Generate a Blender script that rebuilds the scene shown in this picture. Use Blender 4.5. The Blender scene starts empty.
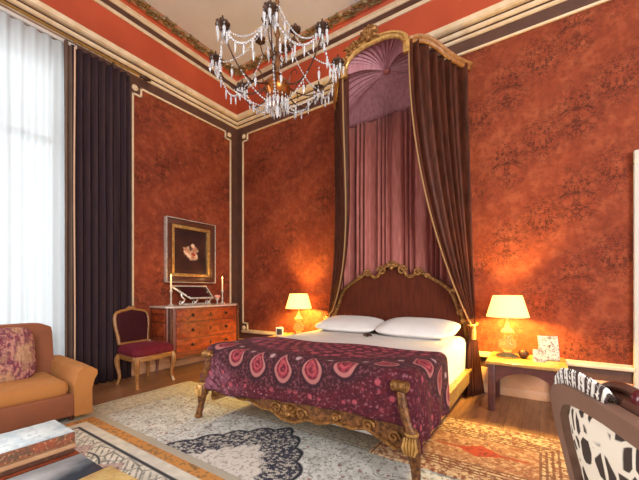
import bpy, bmesh, math, random
from mathutils import Vector, Matrix
PI = math.pi
RND = random.Random(11)
S = bpy.context.scene
COL = S.collection
sin, cos = math.sin, math.cos

# ------------------------------------------------------------------ mesh helpers
class MB:
    def __init__(s):
        s.bm = bmesh.new()
        s.uv = s.bm.loops.layers.uv.new('UVMap')
    def _bev(s, geom, b, seg=2):
        if b > 0:
            es = list({e for f in geom for e in f.edges})
            bmesh.ops.bevel(s.bm, geom=es, offset=b, segments=seg, profile=.5, affect='EDGES', clamp_overlap=True)
    def box(s, x0, x1, y0, y1, z0, z1, b=0, seg=2, M=None):
        vs = [Vector((x, y, z)) for x in (x0, x1) for y in (y0, y1) for z in (z0, z1)]
        if M is not None: vs = [M @ v for v in vs]
        v = [s.bm.verts.new(p) for p in vs]
        fs = [s.bm.faces.new([v[i] for i in q]) for q in
              ((0, 1, 3, 2), (4, 6, 7, 5), (0, 4, 5, 1), (2, 3, 7, 6), (0, 2, 6, 4), (1, 5, 7, 3))]
        s._bev(fs, b, seg)
        return s
    def prism(s, pts, f0, f1, b=0):
        """pts 2d outline; f0/f1 map (a,b) to the two end faces"""
        A = [s.bm.verts.new(f0(*p)) for p in pts]
        B = [s.bm.verts.new(f1(*p)) for p in pts]
        n = len(pts)
        fs = [s.bm.faces.new(A), s.bm.faces.new(B[::-1])]
        for i in range(n):
            s.bm.faces.new((A[i], B[i], B[(i+1) % n], A[(i+1) % n]))
        if b:
            es = [e for f in fs for e in f.edges]
            bmesh.ops.bevel(s.bm, geom=es, offset=b, segments=2, profile=.5, affect='EDGES', clamp_overlap=True)
        return s
    def tube(s, pts, rad, n=8, closed=False, caps=True):
        pts = [Vector(p) for p in pts]
        m = len(pts)
        if not hasattr(rad, '__len__'): rad = [rad]*m
        rings = []
        prev = None
        for i, p in enumerate(pts):
            if closed: t = pts[(i+1) % m]-pts[i-1]
            else: t = pts[min(i+1, m-1)]-pts[max(i-1, 0)]
            if t.length < 1e-9: t = Vector((0, 0, 1))
            t.normalize()
            if prev is None:
                a = Vector((0, 0, 1)) if abs(t.z) < .9 else Vector((1, 0, 0))
                nrm = (a - t*a.dot(t)).normalized()
            else:
                nrm = prev - t*prev.dot(t)
                nrm = nrm.normalized() if nrm.length > 1e-6 else prev
            prev = nrm
            bi = t.cross(nrm)
            r = rad[i]
            ra, rb = (r if hasattr(r, '__len__') else (r, r))
            rings.append([s.bm.verts.new(p+nrm*cos(2*PI*k/n)*ra+bi*sin(2*PI*k/n)*rb) for k in range(n)])
        rng = range(m if closed else m-1)
        for i in rng:
            a, b = rings[i], rings[(i+1) % m]
            for k in range(n):
                s.bm.faces.new((a[k], a[(k+1) % n], b[(k+1) % n], b[k]))
        if caps and not closed:
            s.bm.faces.new(rings[0][::-1]); s.bm.faces.new(rings[-1])
        return s
    def lathe(s, prof, n=16, at=(0, 0, 0), M=None, sx=1, sy=1):
        at = Vector(at)
        rings = []
        for r, z in prof:
            if r < 1e-6:
                p = Vector((0, 0, z)); p = (M @ p) if M is not None else p
                rings.append([s.bm.verts.new(p+at)])
            else:
                ring = []
                for k in range(n):
                    p = Vector((r*cos(2*PI*k/n)*sx, r*sin(2*PI*k/n)*sy, z))
                    p = (M @ p) if M is not None else p
                    ring.append(s.bm.verts.new(p+at))
                rings.append(ring)
        for a, b in zip(rings, rings[1:]):
            for k in range(n):
                k2 = (k+1) % n
                if len(a) == 1 and len(b) == 1: continue
                if len(a) == 1: s.bm.faces.new((a[0], b[k2], b[k]))
                elif len(b) == 1: s.bm.faces.new((a[k], a[k2], b[0]))
                else: s.bm.faces.new((a[k], a[k2], b[k2], b[k]))
        if len(rings[0]) > 1: s.bm.faces.new(rings[0][::-1])
        if len(rings[-1]) > 1: s.bm.faces.new(rings[-1])
        return s
    def ball(s, c, r, n=10, sc=(1, 1, 1), M=None):
        prof = [(max(0, r*sin(PI*i/n)), -r*cos(PI*i/n)) for i in range(n+1)]
        prof[0] = (0, -r); prof[-1] = (0, r)
        D = Matrix.Diagonal(Vector(sc)).to_3x3()
        if M is not None: D = M @ D
        return s.lathe(prof, max(6, int(n*1.6)), c, D)
    def grid(s, f, nu, nv, uvf=None, closeu=False):
        V = []
        for j in range(nv+1):
            V.append([s.bm.verts.new(f(i/nu, j/nv)) for i in range(nu if closeu else nu+1)])
        for j in range(nv):
            for i in range(nu):
                i2 = (i+1) % nu if closeu else i+1
                fc = s.bm.faces.new((V[j][i], V[j][i2], V[j+1][i2], V[j+1][i]))
                q = ((i/nu, j/nv), ((i+1)/nu, j/nv), ((i+1)/nu, (j+1)/nv), (i/nu, (j+1)/nv))
                for lp, uvv in zip(fc.loops, q):
                    lp[s.uv].uv = uvf(*uvv) if uvf else uvv
        return s
    def build(s, name, mat, parent=None, loc=(0, 0, 0), rotz=0, solid=0, sub=0, smooth=True, ang=42, weld=False, flip=False, off=0):
        if weld: bmesh.ops.remove_doubles(s.bm, verts=s.bm.verts, dist=1e-4)
        if not weld or solid == 0:
            bmesh.ops.recalc_face_normals(s.bm, faces=s.bm.faces)
        me = bpy.data.meshes.new(name)
        s.bm.to_mesh(me); s.bm.free()
        me.materials.append(mat)
        if smooth:
            for p in me.polygons: p.use_smooth = True
            me.set_sharp_from_angle(angle=math.radians(ang))
        o = bpy.data.objects.new(name, me)
        COL.objects.link(o)
        o.location = loc; o.rotation_euler = (0, 0, rotz)
        if parent is not None: o.parent = parent
        if solid:
            m = o.modifiers.new('thickness', 'SOLIDIFY'); m.thickness = solid; m.offset = off
        if sub:
            m = o.modifiers.new('smooth', 'SUBSURF'); m.levels = sub; m.render_levels = sub
        return o

def tag(o, label, cat, group=None):
    o['label'] = label; o['category'] = cat
    if group: o['group'] = group
    return o
def thing(name, label, cat, loc=(0, 0, 0), rotz=0, group=None):
    o = bpy.data.objects.new(name, None); COL.objects.link(o)
    o.empty_display_size = .1
    o.location = loc; o.rotation_euler = (0, 0, rotz)
    return tag(o, label, cat, group)
def struct(o):
    o['kind'] = 'structure'; return o
def dup(o, parent=None):
    c = o.copy(); COL.objects.link(c)
    if parent is not None: c.parent = parent
    for ch in list(o.children): dup(ch, c)
    return c
def dupthing(o, loc, rotz, label, name=None):
    c = dup(o); c.location = loc; c.rotation_euler = (0, 0, rotz); c['label'] = label
    return c
def lerp(a, b, t): return a+(b-a)*t
def interp(tab, x):
    if x <= tab[0][0]: return tab[0][1]
    for (x0, y0), (x1, y1) in zip(tab, tab[1:]):
        if x <= x1: return lerp(y0, y1, (x-x0)/(x1-x0))
    return tab[-1][1]
def catmull(pts, k=6, closed=False):
    P = [Vector(p) for p in pts]; out = []; n = len(P)
    rng = range(n if closed else n-1)
    for i in rng:
        if closed: a, b, c, d = P[i-1], P[i], P[(i+1) % n], P[(i+2) % n]
        else: a, b, c, d = P[max(i-1, 0)], P[i], P[i+1], P[min(i+2, n-1)]
        for j in range(k):
            t = j/k
            out.append(.5*((2*b)+(c-a)*t+(2*a-5*b+4*c-d)*t*t+(3*b-a-3*c+d)*t**3))
    if not closed: out.append(P[-1])
    return out
def rotm(ax, ang): return Matrix.Rotation(ang, 3, ax)

# ------------------------------------------------------------------ node helpers
def hexc(h, k=1.0):
    h = h.lstrip('#')
    v = [int(h[i:i+2], 16)/255 for i in (0, 2, 4)]
    v = [(x/12.92 if x <= .04045 else ((x+.055)/1.055)**2.4)*k for x in v]
    return (v[0], v[1], v[2], 1)
class E:
    def __init__(s, T, k): s.T, s.k = T, k
    def __add__(s, o): return s.T.m('ADD', s, o)
    __radd__ = __add__
    def __sub__(s, o): return s.T.m('SUBTRACT', s, o)
    def __rsub__(s, o): return s.T.m('SUBTRACT', o, s)
    def __mul__(s, o): return s.T.m('MULTIPLY', s, o)
    __rmul__ = __mul__
    def __truediv__(s, o): return s.T.m('DIVIDE', s, o)
class Tree:
    def __init__(s, name):
        s.mat = bpy.data.materials.new(name); s.mat.use_nodes = True
        s.nt = s.mat.node_tree; s.nt.nodes.clear()
        s.out = s.nt.nodes.new('ShaderNodeOutputMaterial')
        s._tc = None
    def put(s, sock, v):
        if isinstance(v, E): s.nt.links.new(v.k, sock)
        else: sock.default_value = v
    def node(s, t): return s.nt.nodes.new(t)
    def m(s, op, *a, clamp=False):
        n = s.node('ShaderNodeMath'); n.operation = op; n.use_clamp = clamp
        for i, x in enumerate(a): s.put(n.inputs[i], x)
        return E(s, n.outputs[0])
    def abs(s, x): return s.m('ABSOLUTE', x)
    def fract(s, x): return s.m('FRACT', x)
    def floor(s, x): return s.m('FLOOR', x)
    def sin(s, x): return s.m('SINE', x)
    def cos(s, x): return s.m('COSINE', x)
    def min(s, a, b): return s.m('MINIMUM', a, b)
    def max(s, a, b): return s.m('MAXIMUM', a, b)
    def mod(s, a, b): return s.m('FLOORED_MODULO', a, b)
    def hyp(s, a, b): return s.m('SQRT', a*a+b*b)
    def atan2(s, a, b): return s.m('ARCTAN2', a, b)
    def tc(s):
        if s._tc is None: s._tc = s.node('ShaderNodeTexCoord')
        return s._tc
    def sep(s, sock):
        n = s.node('ShaderNodeSeparateXYZ'); s.nt.links.new(sock, n.inputs[0])
        return [E(s, n.outputs[i]) for i in range(3)]
    def obj(s): return s.sep(s.tc().outputs['Object'])
    def uvs(s): return s.sep(s.tc().outputs['UV'])[:2]
    def pos(s): return E(s, s.tc().outputs['Object'])
    def vec(s, x, y, z=0.0):
        n = s.node('ShaderNodeCombineXYZ')
        for i, v in enumerate((x, y, z)): s.put(n.inputs[i], v)
        return E(s, n.outputs[0])
    def noise(s, v, scale, detail=2, rough=.5, col=False):
        n = s.node('ShaderNodeTexNoise'); s.put(n.inputs['Vector'], v)
        n.inputs['Scale'].default_value = scale; n.inputs['Detail'].default_value = detail
        n.inputs['Roughness'].default_value = rough
        return E(s, n.outputs['Color' if col else 'Fac'])
    def voro(s, v, scale, feature='F1', out='Distance', rnd=1):
        n = s.node('ShaderNodeTexVoronoi'); n.feature = feature; s.put(n.inputs['Vector'], v)
        n.inputs['Scale'].default_value = scale; n.inputs['Randomness'].default_value = rnd
        return E(s, n.outputs[out])
    def step(s, x, e, soft=.02, lo=0.0, hi=1.0):
        n = s.node('ShaderNodeMapRange'); n.interpolation_type = 'SMOOTHSTEP'
        s.put(n.inputs[0], x); n.inputs[1].default_value = e-soft; n.inputs[2].default_value = e+soft
        n.inputs[3].default_value = lo; n.inputs[4].default_value = hi
        return E(s, n.outputs[0])
    def band(s, x, a, b, soft=.004): return s.step(x, a, soft)*s.step(x, b, soft, 1.0, 0.0)
    def mix(s, f, a, b):
        n = s.node('ShaderNodeMix'); n.data_type = 'RGBA'
        s.put(n.inputs[0], f); s.put(n.inputs[6], a); s.put(n.inputs[7], b)
        return E(s, n.outputs[2])
    def bsdf(s, col, rough=.6, metal=0.0, bump=None, bstr=.3, bdist=.01, **kw):
        p = s.node('ShaderNodeBsdfPrincipled')
        s.put(p.inputs['Base Color'], col); s.put(p.inputs['Roughness'], rough); s.put(p.inputs['Metallic'], metal)
        for k, v in kw.items(): s.put(p.inputs[k.replace('_', ' ')], v)
        if bump is not None:
            b = s.node('ShaderNodeBump'); b.inputs['Strength'].default_value = bstr; b.inputs['Distance'].default_value = bdist
            s.put(b.inputs['Height'], bump); s.nt.links.new(b.outputs[0], p.inputs['Normal'])
        s.nt.links.new(p.outputs[0], s.out.inputs[0])
        s.p = p
        return s.mat
def plain(name, h, rough=.6, metal=0.0, k=1.0, **kw):
    return Tree(name).bsdf(hexc(h, k), rough, metal, **kw)
def mottled(name, h1, h2, scale=8, rough=.6, metal=0.0, bstr=.0, bscale=None, detail=4, stretch=(1, 1, 1), **kw):
    T = Tree(name); x, y, z = T.obj()
    v = T.vec(x*stretch[0], y*stretch[1], z*stretch[2])
    n = T.noise(v, scale, detail, .6)
    f = T.step(n, .5, .2)
    b = T.noise(v, bscale or scale*3, 3) if bstr else None
    return T.bsdf(T.mix(f, hexc(h1), hexc(h2)), rough, metal, b, bstr, .01, **kw)
# ------------------------------------------------------------------ materials
def damask(name, axis):
    T = Tree(name); X = T.obj(); s, z = X[axis], X[2]
    W, H = .62, .86
    q = s/W + 40.0
    ci = T.floor(q)
    lx = T.abs(T.fract(q)-.5)*W
    lz = (T.fract(z/H + T.mod(ci, 2.0)*.5)-.5)*H
    wv = T.noise(X and T.pos(), 9.0, 2)
    n = T.noise(T.vec(lx*1.0, lz*.85, 3.7), 15.0, 2, .5)
    r = T.hyp(lx/(W*.42), lz/(H*.46))
    env = T.step(r, .75, .4, 1.0, 0.0)
    mot = T.max(T.step(T.abs(n+(wv-.5)*.12-.5), .028, .022, 1.0, 0.0), T.step(n, .60, .05))*env
    # small sprigs between the medallions
    lx2 = T.abs(T.fract(q+.5)-.5)*W
    lz2 = (T.fract(z/H + T.mod(T.floor(q+.5), 2.0)*.5+.25)-.5)*H
    n2 = T.noise(T.vec(lx2, lz2, 9.1), 20.0, 2, .5)
    env2 = T.step(T.hyp(lx2/(W*.46), lz2/(H*.4)), .7, .4, 1.0, 0.0)
    mot2 = T.step(T.abs(n2-.5), .03, .025, 1.0, 0.0)*env2
    fade = T.step(T.noise(T.pos(), 1.1, 3), .47, .16)
    fine = T.noise(T.pos(), 36.0, 3, .7)
    base = T.mix(T.step(T.noise(T.pos(), 1.6, 4, .65), .5, .2), hexc('#7a3421'), hexc('#8e4128'))
    base = T.mix(T.step(T.noise(T.pos(), 7.0, 4, .7), .55, .13)*.5, base, hexc('#a35637'))
    base = T.mix(T.step(T.noise(T.pos(), 17.0, 4, .75), .54, .09)*.5, base, hexc('#6b2b19'))
    k = T.max(mot, mot2)*(fade*.45+.36)*T.step(fine, .42, .14, .5, 1.0)
    col = T.mix(k, base, hexc('#3c1c14'))
    return T.bsdf(col, .75, bump=k+fine*.3, bstr=.12, bdist=.004, Specular_IOR_Level=.15)
M = {}
M['wall_left'] = damask('damask left', 1)
M['wall_back'] = damask('damask back', 0)
M['plaster'] = plain('pale plaster', '#cfc4ba', .8)
M['ceiling'] = mottled('ceiling plaster', '#e2dedd', '#dbd5d3', 2, .85)
M['frieze'] = mottled('frieze paint', '#b84a26', '#a63f1e', 1.2, .7)
M['brown'] = mottled('brown painted band', '#4e2f24', '#5a382a', 6, .5)
M['cream'] = mottled('cream painted trim', '#e0c6a4', '#d4b48e', 9, .5)
M['ochre'] = mottled('ochre cornice', '#dcc4a4', '#cdae88', 7, .5, bstr=.05)
M['peach'] = mottled('peach painted plinth', '#d6a27c', '#c98f68', 4, .5)
M['redstripe'] = plain('red ceiling stripe', '#c4583a', .6)
M['stucco'] = mottled('gilded stucco scrolls', '#a08455', '#6f5a3c', 30, .5, .3)
M['stuccobg'] = mottled('rose stucco ground', '#d69a80', '#c9a894', 14, .7)
M['white'] = plain('white paint', '#c9c1b9', .5)
M['gold'] = mottled('carved old gold', '#ac7a42', '#68421f', 26, .42, .55, bstr=.5, bscale=60)
M['giltwood'] = mottled('dark gilded wood', '#8c5a2e', '#4a2a17', 30, .4, .35, bstr=.5, bscale=70)
M['brightgold'] = mottled('bright gilt', '#d6aa66', '#a87a3e', 24, .38, .5, bstr=.3, bscale=60)
M['brass'] = plain('brass', '#b58d4c', .3, .9)
M['glass_pane'] = Tree('pane glass').bsdf(hexc('#ffffff'), .0, Transmission_Weight=1.0, IOR=1.02)
def sheer():
    T = Tree('white sheer curtain')
    a = T.node('ShaderNodeBsdfTranslucent'); a.inputs[0].default_value = hexc('#a9afb1')
    d = T.node('ShaderNodeBsdfDiffuse'); d.inputs[0].default_value = hexc('#dfe2e2')
    t = T.node('ShaderNodeBsdfTransparent')
    m1 = T.node('ShaderNodeMixShader'); m1.inputs[0].default_value = .45
    m2 = T.node('ShaderNodeMixShader'); m2.inputs[0].default_value = .03
    T.nt.links.new(a.outputs[0], m1.inputs[1]); T.nt.links.new(d.outputs[0], m1.inputs[2])
    T.nt.links.new(m1.outputs[0], m2.inputs[1]); T.nt.links.new(t.outputs[0], m2.inputs[2])
    T.nt.links.new(m2.outputs[0], T.out.inputs[0])
    return T.mat
M['sheer'] = sheer()
def velvet(name, h1, h2, sheen=.25, rough=.75, k=18, sheen_tint='#c07060'):
    T = Tree(name); x, y, z = T.obj()
    n = T.noise(T.vec(x, y, z*.15), k, 3)
    col = T.mix(T.step(n, .5, .2), hexc(h1), hexc(h2))
    return T.bsdf(col, rough, Sheen_Weight=sheen, Sheen_Tint=hexc(sheen_tint), Specular_IOR_Level=.15)
M['drape'] = velvet('plum brown velvet', '#32232a', '#3c2a2a', .05, sheen_tint='#7a5a5a')
M['drape_edge'] = velvet('brown drape lining', '#6a564a', '#5c483e', .1)
M['tan_edge'] = plain('tan braid', '#c9a184', .6); M['gold_braid'] = plain('old gold braid', '#9c7448', .6)
M['bedcurtain'] = velvet('burgundy brown silk', '#54291b', '#3a1c12', .1, .45, 34, '#c8805c')
M['mauve'] = velvet('dusty rose silk', '#b46c64', '#9c584e', .3, .45, 30, '#e0b0b0')
M['tent'] = velvet('mauve satin', '#b47c84', '#a06a70', .3, .4, 30, '#d8a0a8')
M['headboard'] = velvet('brown velvet headboard', '#5a2614', '#4c1e10', .0, .7, 30)
M['linen'] = mottled('white linen', '#dcd7d3', '#d2ccc8', 3, .8, bstr=.15, bscale=6)
def paisley():
    T = Tree('paisley coverlet'); u, v = T.uvs()      # metres: u across, v from the far edge to the front
    cx, cy = u+.03, v+.55
    r = T.hyp(cx, cy); th = T.atan2(cx, cy)
    step_a = .19
    k = T.fract(th/step_a+50.5)-.5
    lx = k*step_a*r
    rr = r-1.36
    # teardrop ring: point towards the middle of the cloth
    rr = r-1.385
    wid = T.step(rr, -.05, .085, .12, 1.0)
    e = T.hyp(lx/(wid*.088+.001), rr/.118)
    drop_o = T.step(e, 1.0, .06, 1.0, 0.0); drop_i = T.step(e, .74, .06, 1.0, 0.0); drop_c = T.step(e, .36, .08, 1.0, 0.0)
    P = T.vec(u, v, 0.0)
    n1 = T.noise(P, 13.0, 4, .65); n2 = T.noise(P, 38.0, 3, .65)
    vo = T.voro(P, 11.0, rnd=.5); vo2 = T.voro(P, 24.0)
    pal = T.mix(T.step(u+n1*.5, -.38, .3), hexc('#84505e'), hexc('#541c24'))
    col = T.mix(T.step(n1, .5, .07)*.75, pal, hexc('#42141f'))
    col = T.mix(T.step(n2, .6, .05)*.55, col, hexc('#a0606a'))
    col = T.mix(T.step(vo, .22, .07, 1.0, 0.0)*.7, col, hexc('#b0505c'))
    col = T.mix(T.step(vo2, .16, .08, 1.0, 0.0)*T.step(u+n1, .42, .3, .8, .2), col, hexc('#b88a92'))
    # dark band that carries the drops
    db = T.band(r+(n1-.5)*.06, 1.16, 1.56, .03)
    col = T.mix(db*.85, col, T.mix(T.step(n2, .55, .08)*.6, hexc('#34181c'), hexc('#7c4650')))
    halo = T.step(e, 1.25, .12, 1.0, 0.0)
    col = T.mix(halo*.8, col, hexc('#2e1822'))
    pearl = T.step(T.hyp((T.abs(k)-.5)*step_a*r, r-1.30), .022, .006, 1.0, 0.0)
    col = T.mix(pearl*.8, col, hexc('#b09090'))
    col = T.mix(drop_o*.9, col, hexc('#a86864'))
    col = T.mix(drop_i, col, T.mix(T.step(n2, .5, .1), hexc('#86303c'), hexc('#5c1a28')))
    col = T.mix(T.step(e, .5, .08, 1.0, 0.0)*.9, col, hexc('#a8484e'))
    col = T.mix(drop_c*T.step(n2, .45, .1), col, hexc('#5c1c28'))
    # inner rings on the top of the bed
    ring = T.band(T.fract(r*7.0), .0, .34, .06)*T.step(r, 1.14, .02, 1.0, 0.0)
    flor = T.step(T.sin(th*40.0)*T.sin(r*44.0)+n2-.5, .3, .2)*T.step(r, 1.16, .02, 1.0, 0.0)
    col = T.mix(ring*.6, col, hexc('#3a1a26'))
    col = T.mix(flor*.55, col, hexc('#b25058'))
    out = T.band(T.fract(r*16.0), .0, .3, .1)*T.step(r, 1.62, .03)
    col = T.mix(out*.4, col, hexc('#3c1824'))
    return T.bsdf(col, .85, bump=n2, bstr=.15, bdist=.006, Specular_IOR_Level=.2, Sheen_Weight=.04, Sheen_Tint=hexc('#c890a0'))
M['paisley'] = paisley()
def woodfloor():
    T = Tree('oak floor'); x, y, z = T.obj()
    w = .13
    row = T.floor(x/w+100.0)
    off = T.fract(T.sin(row*12.9898)*43758.5)
    pl = T.fract(x/w+100.0)
    seg = T.floor(y/1.3+off*5.0)
    idn = T.fract(T.sin(row*7.13+seg*3.77)*9143.7)
    g = T.noise(T.vec(x*9.0, y*.9, idn*7.0), 4.0, 4, .6)
    col = T.mix(idn*.8, hexc('#8a5c42'), hexc('#a4744e'))
    col = T.mix(T.step(g, .52, .16)*.5, col, hexc('#5e3a26'))
    gap = T.max(T.step(T.abs(pl-.5), .485, .008), T.step(T.abs(T.fract(y/1.3+off*5.0)-.5), .497, .002))
    col = T.mix(gap*.7, col, hexc('#2c1a10'))
    return T.bsdf(col, .32, bump=gap*-1.0, bstr=.3, bdist=.003)
M['floor'] = woodfloor()
def rug_pale():
    T = Tree('pale persian rug'); x, y, z = T.obj()    # local: centre of the rug
    P = T.pos()
    n1 = T.noise(P, 11.0, 3, .6); n2 = T.noise(P, 44.0, 3, .65)
    vo = T.voro(P, 14.0); vo2 = T.voro(P, 27.0); ve = T.voro(P, 17.0, 'DISTANCE_TO_EDGE')
    base = T.mix(T.step(n1, .5, .15), hexc('#d4d3cc'), hexc('#bebdb6'))
    base = T.mix(T.step(n2, .58, .05)*.7, base, hexc('#7d7468'))
    base = T.mix(T.step(vo, .19, .05, 1.0, 0.0)*.8, base, hexc('#8c5a4c'))
    base = T.mix(T.step(vo2, .17, .05, 1.0, 0.0)*.85, base, hexc('#3a3a48'))
    base = T.mix(T.band(T.noise(P, 9.0, 1, .4), .49, .515, .006)*.55, base, hexc('#6f675c'))
    # lobed medallion
    ax, ay = T.abs(x)/.60, T.abs(y)/.80
    th = T.atan2(y/.80, x/.60)
    rr = T.m('POWER', T.m('POWER', ax, 1.35)+T.m('POWER', ay, 1.35), 1/1.35)
    lob = rr + T.abs(T.sin(th*9.0))*-.07 + .05 + (n1-.5)*.05
    navy = T.step(lob, 1.0, .015, 1.0, 0.0)
    fle = T.max(T.step(n2, .53, .03), T.step(T.voro(P, 22.0), .26, .06, 1.0, 0.0))
    ncol = T.mix(fle*.9, hexc('#2a2b3c'), hexc('#b9b2a6'))
    col = T.mix(navy, base, ncol)
    inner = T.step(lob, .56, .02, 1.0, 0.0)
    icol = T.mix(T.step(n2, .56, .05)*.7, hexc('#cbc4ba'), hexc('#8a7670'))
    col = T.mix(inner, col, icol)
    col = T.mix(T.band(lob, .985, 1.03, .012), col, hexc('#20202c'))
    pend = T.hyp((T.abs(x)-.78)/.16, y/.07) + (n2-.5)*.8
    col = T.mix(T.band(pend, .6, 1.0, .15)*.8, col, hexc('#3a3a48'))
    # border
    d = T.min(T.min(x+2.0, 1.85-x), 1.24-T.abs(y))
    bcol = T.mix(T.step(n2, .54, .06)*.8, hexc('#cfc6b2'), hexc('#a2937e'))
    bcol = T.mix(T.step(vo2, .2, .05, 1.0, 0.0)*.7, bcol, hexc('#4a3a38'))
    col = T.mix(T.step(d, .40, .01, 1.0, 0.0), col, bcol)
    for e in (.40, .36, .06): col = T.mix(T.band(d, e-.008, e+.008, .003)*.35, col, hexc('#5c3a2c'))
    return T.bsdf(col, .92, bump=n2, bstr=.3, bdist=.006)
M['rug_pale'] = rug_pale()
def rug_near():
    T = Tree('cream rug with orange stripe'); x, y, z = T.obj()   # local y = 0 at the far edge, negative towards the viewer
    P = T.pos()
    n2 = T.noise(P, 30.0, 3, .65); n1 = T.noise(P, 10.0, 2)
    d = T.min(y*-1.0, x)
    base = T.mix(T.step(n1, .5, .2), hexc('#ddd6c6'), hexc('#c9c2b2'))
    # branching leaves in the wide band
    u = T.mod(x, .46)-.23
    br = T.abs(T.sin(x*46.0+T.abs(d-.42)*60.0))
    leaf = T.step(br, .86, .06)*T.band(d, .27, .58, .02)*T.step(n2, .5, .1, .35, 1.0)
    stem = T.band(d+T.sin(x*9.0)*.05, .41, .425, .004)
    vo = T.step(T.voro(P, 8.0, 'DISTANCE_TO_EDGE'), .04, .02, 1.0, 0.0)*T.band(d, .25, .6, .02)
    col = T.mix(T.max(leaf*.8, T.max(stem, vo*.7)), base, hexc('#3c3d38'))
    dia = T.abs(u)/.13+T.abs(d-.42)/.12
    col = T.mix(T.step(dia, 1.0, .04, 1.0, 0.0)*.9, col, T.mix(T.step(n2, .55, .06), hexc('#b89c90'), hexc('#7c5a58')))
    org = T.mix(T.step(n2, .55, .07), hexc('#c98a44'), hexc('#8f6a3e'))
    col = T.mix(T.band(d, .06, .145, .006), col, org)
    col = T.mix(T.band(d, .0, .06, .004), col, hexc('#b3aa98'))
    col = T.mix(T.band(d, .225, .25, .006), col, hexc('#35363a'))
    col = T.mix(T.band(d, .60, .62, .006), col, hexc('#35363a'))
    f = T.step(d, .64, .01)
    col = T.mix(f, col, T.mix(T.step(n2, .5, .1), hexc('#a89c88'), hexc('#5c5450')))
    return T.bsdf(col, .92, bump=n2, bstr=.25, bdist=.005)
M['rug_near'] = rug_near()
def rug_red():
    T = Tree('rust red rug'); x, y, z = T.obj(); P = T.pos()
    n2 = T.noise(P, 34.0, 3, .65); n1 = T.noise(P, 9.0, 3)
    vo = T.voro(P, 15.0); ve = T.voro(P, 11.0, 'DISTANCE_TO_EDGE')
    base = T.mix(T.step(n1, .5, .12), hexc('#a8704c'), hexc('#935838'))
    base = T.mix(T.step(n2, .54, .06)*.75, base, hexc('#cda67c'))
    base = T.mix(T.step(vo, .2, .06, 1.0, 0.0)*.7, base, hexc('#63301f'))
    loz = T.abs(x)/.16+T.abs(y)/.10 + (n2-.5)*.3
    base = T.mix(T.step(loz, 1.0, .08, 1.0, 0.0), base, T.mix(T.step(n2, .58, .08), hexc('#b23c22'), hexc('#7c2a18')))
    base = T.mix(T.band(T.abs(y), -.01, .012, .006)*T.band(T.abs(x), .1, .3, .02), base, hexc('#a03a20'))
    d = T.min(.66-T.abs(x), .52-T.abs(y))
    bord = T.mix(T.step(n2, .52, .06), hexc('#cfae84'), hexc('#7c4e36'))
    bord = T.mix(T.step(ve, .05, .02, 1.0, 0.0)*.6, bord, hexc('#8c3c22'))
    col = T.mix(T.step(d, .30, .006, 1.0, 0.0), base, bord)
    for e in (.19, .225, .26, .295, .02): col = T.mix(T.band(d, e-.008, e+.008, .003)*.85, col, hexc('#6c3a24'))
    return T.bsdf(col, .92, bump=n2, bstr=.3, bdist=.006)
M['rug_red'] = rug_red()
def wood(name, h1, h2, scale=5, rough=.35, st=(1, .15, 1), coat=.2):
    T = Tree(name); x, y, z = T.obj()
    n = T.noise(T.vec(x*st[0], y*st[1], z*st[2]), scale*6, 4, .6)
    return T.bsdf(T.mix(T.step(n, .5, .18), hexc(h1), hexc(h2)), rough, Coat_Weight=coat, Coat_Roughness=.25)
M['commode'] = wood('commode veneer', '#6a3020', '#7e4028', 4)
def marquetry():
    T = Tree('marquetry drawer front'); x, y, z = T.obj()
    n = T.noise(T.vec(x, y*.4, z), 22.0, 4, .6)
    col = T.mix(T.step(n, .5, .2), hexc('#a84a26'), hexc('#7a301a'))
    m = T.noise(T.vec(T.abs(y), z*1.4, 2.0), 24.0, 2, .5)
    mot = T.step(m, .6, .03)*T.step(T.noise(T.vec(T.abs(y), z, 0.0), 6.0, 1), .5, .08)
    col = T.mix(mot*.8, col, hexc('#4e2114'))
    return T.bsdf(col, .35, Coat_Weight=.25, Coat_Roughness=.2)
M['marquetry'] = marquetry()
M['darkwood'] = wood('dark brown wood', '#4a2a20', '#5e3626', 5)
M['marble'] = mottled('rose marble', '#cdb5a6', '#b49a8c', 12, .3)
M['chairwood'] = wood('honey walnut', '#a4703f', '#85552c', 5)
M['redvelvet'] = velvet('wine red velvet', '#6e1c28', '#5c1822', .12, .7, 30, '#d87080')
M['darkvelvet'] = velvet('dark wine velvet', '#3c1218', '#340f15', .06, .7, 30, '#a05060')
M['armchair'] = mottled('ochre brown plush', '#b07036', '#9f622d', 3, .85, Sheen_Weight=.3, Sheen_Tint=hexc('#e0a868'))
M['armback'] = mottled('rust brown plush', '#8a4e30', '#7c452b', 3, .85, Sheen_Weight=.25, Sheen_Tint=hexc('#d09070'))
def kilim():
    T = Tree('kilim cushion'); x, y, z = T.obj()
    P = T.pos(); n = T.noise(P, 40.0, 3, .7); n1 = T.noise(P, 7.0, 2)
    vo = T.voro(T.vec(x*.6, y*1.6, z), 46.0, 'F1', 'Color', .7); v = T.sep(vo.k)[0]
    col = T.mix(T.step(v, .5, .15), hexc('#7c3a44'), hexc('#b4786a'))
    col = T.mix(T.step(n, .55, .06)*.7, col, hexc('#4a2438'))
    col = T.mix(T.step(n1, .55, .1)*.5, col, hexc('#c09a6a'))
    return T.bsdf(col, .85, bump=n, bstr=.3)
M['kilim'] = kilim()
M['nightwood'] = wood('dark mahogany', '#5a3230', '#4a2826', 5, .3)
M['nighttop'] = wood('honey table top', '#b58a4c', '#a07840', 5, .3)
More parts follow.
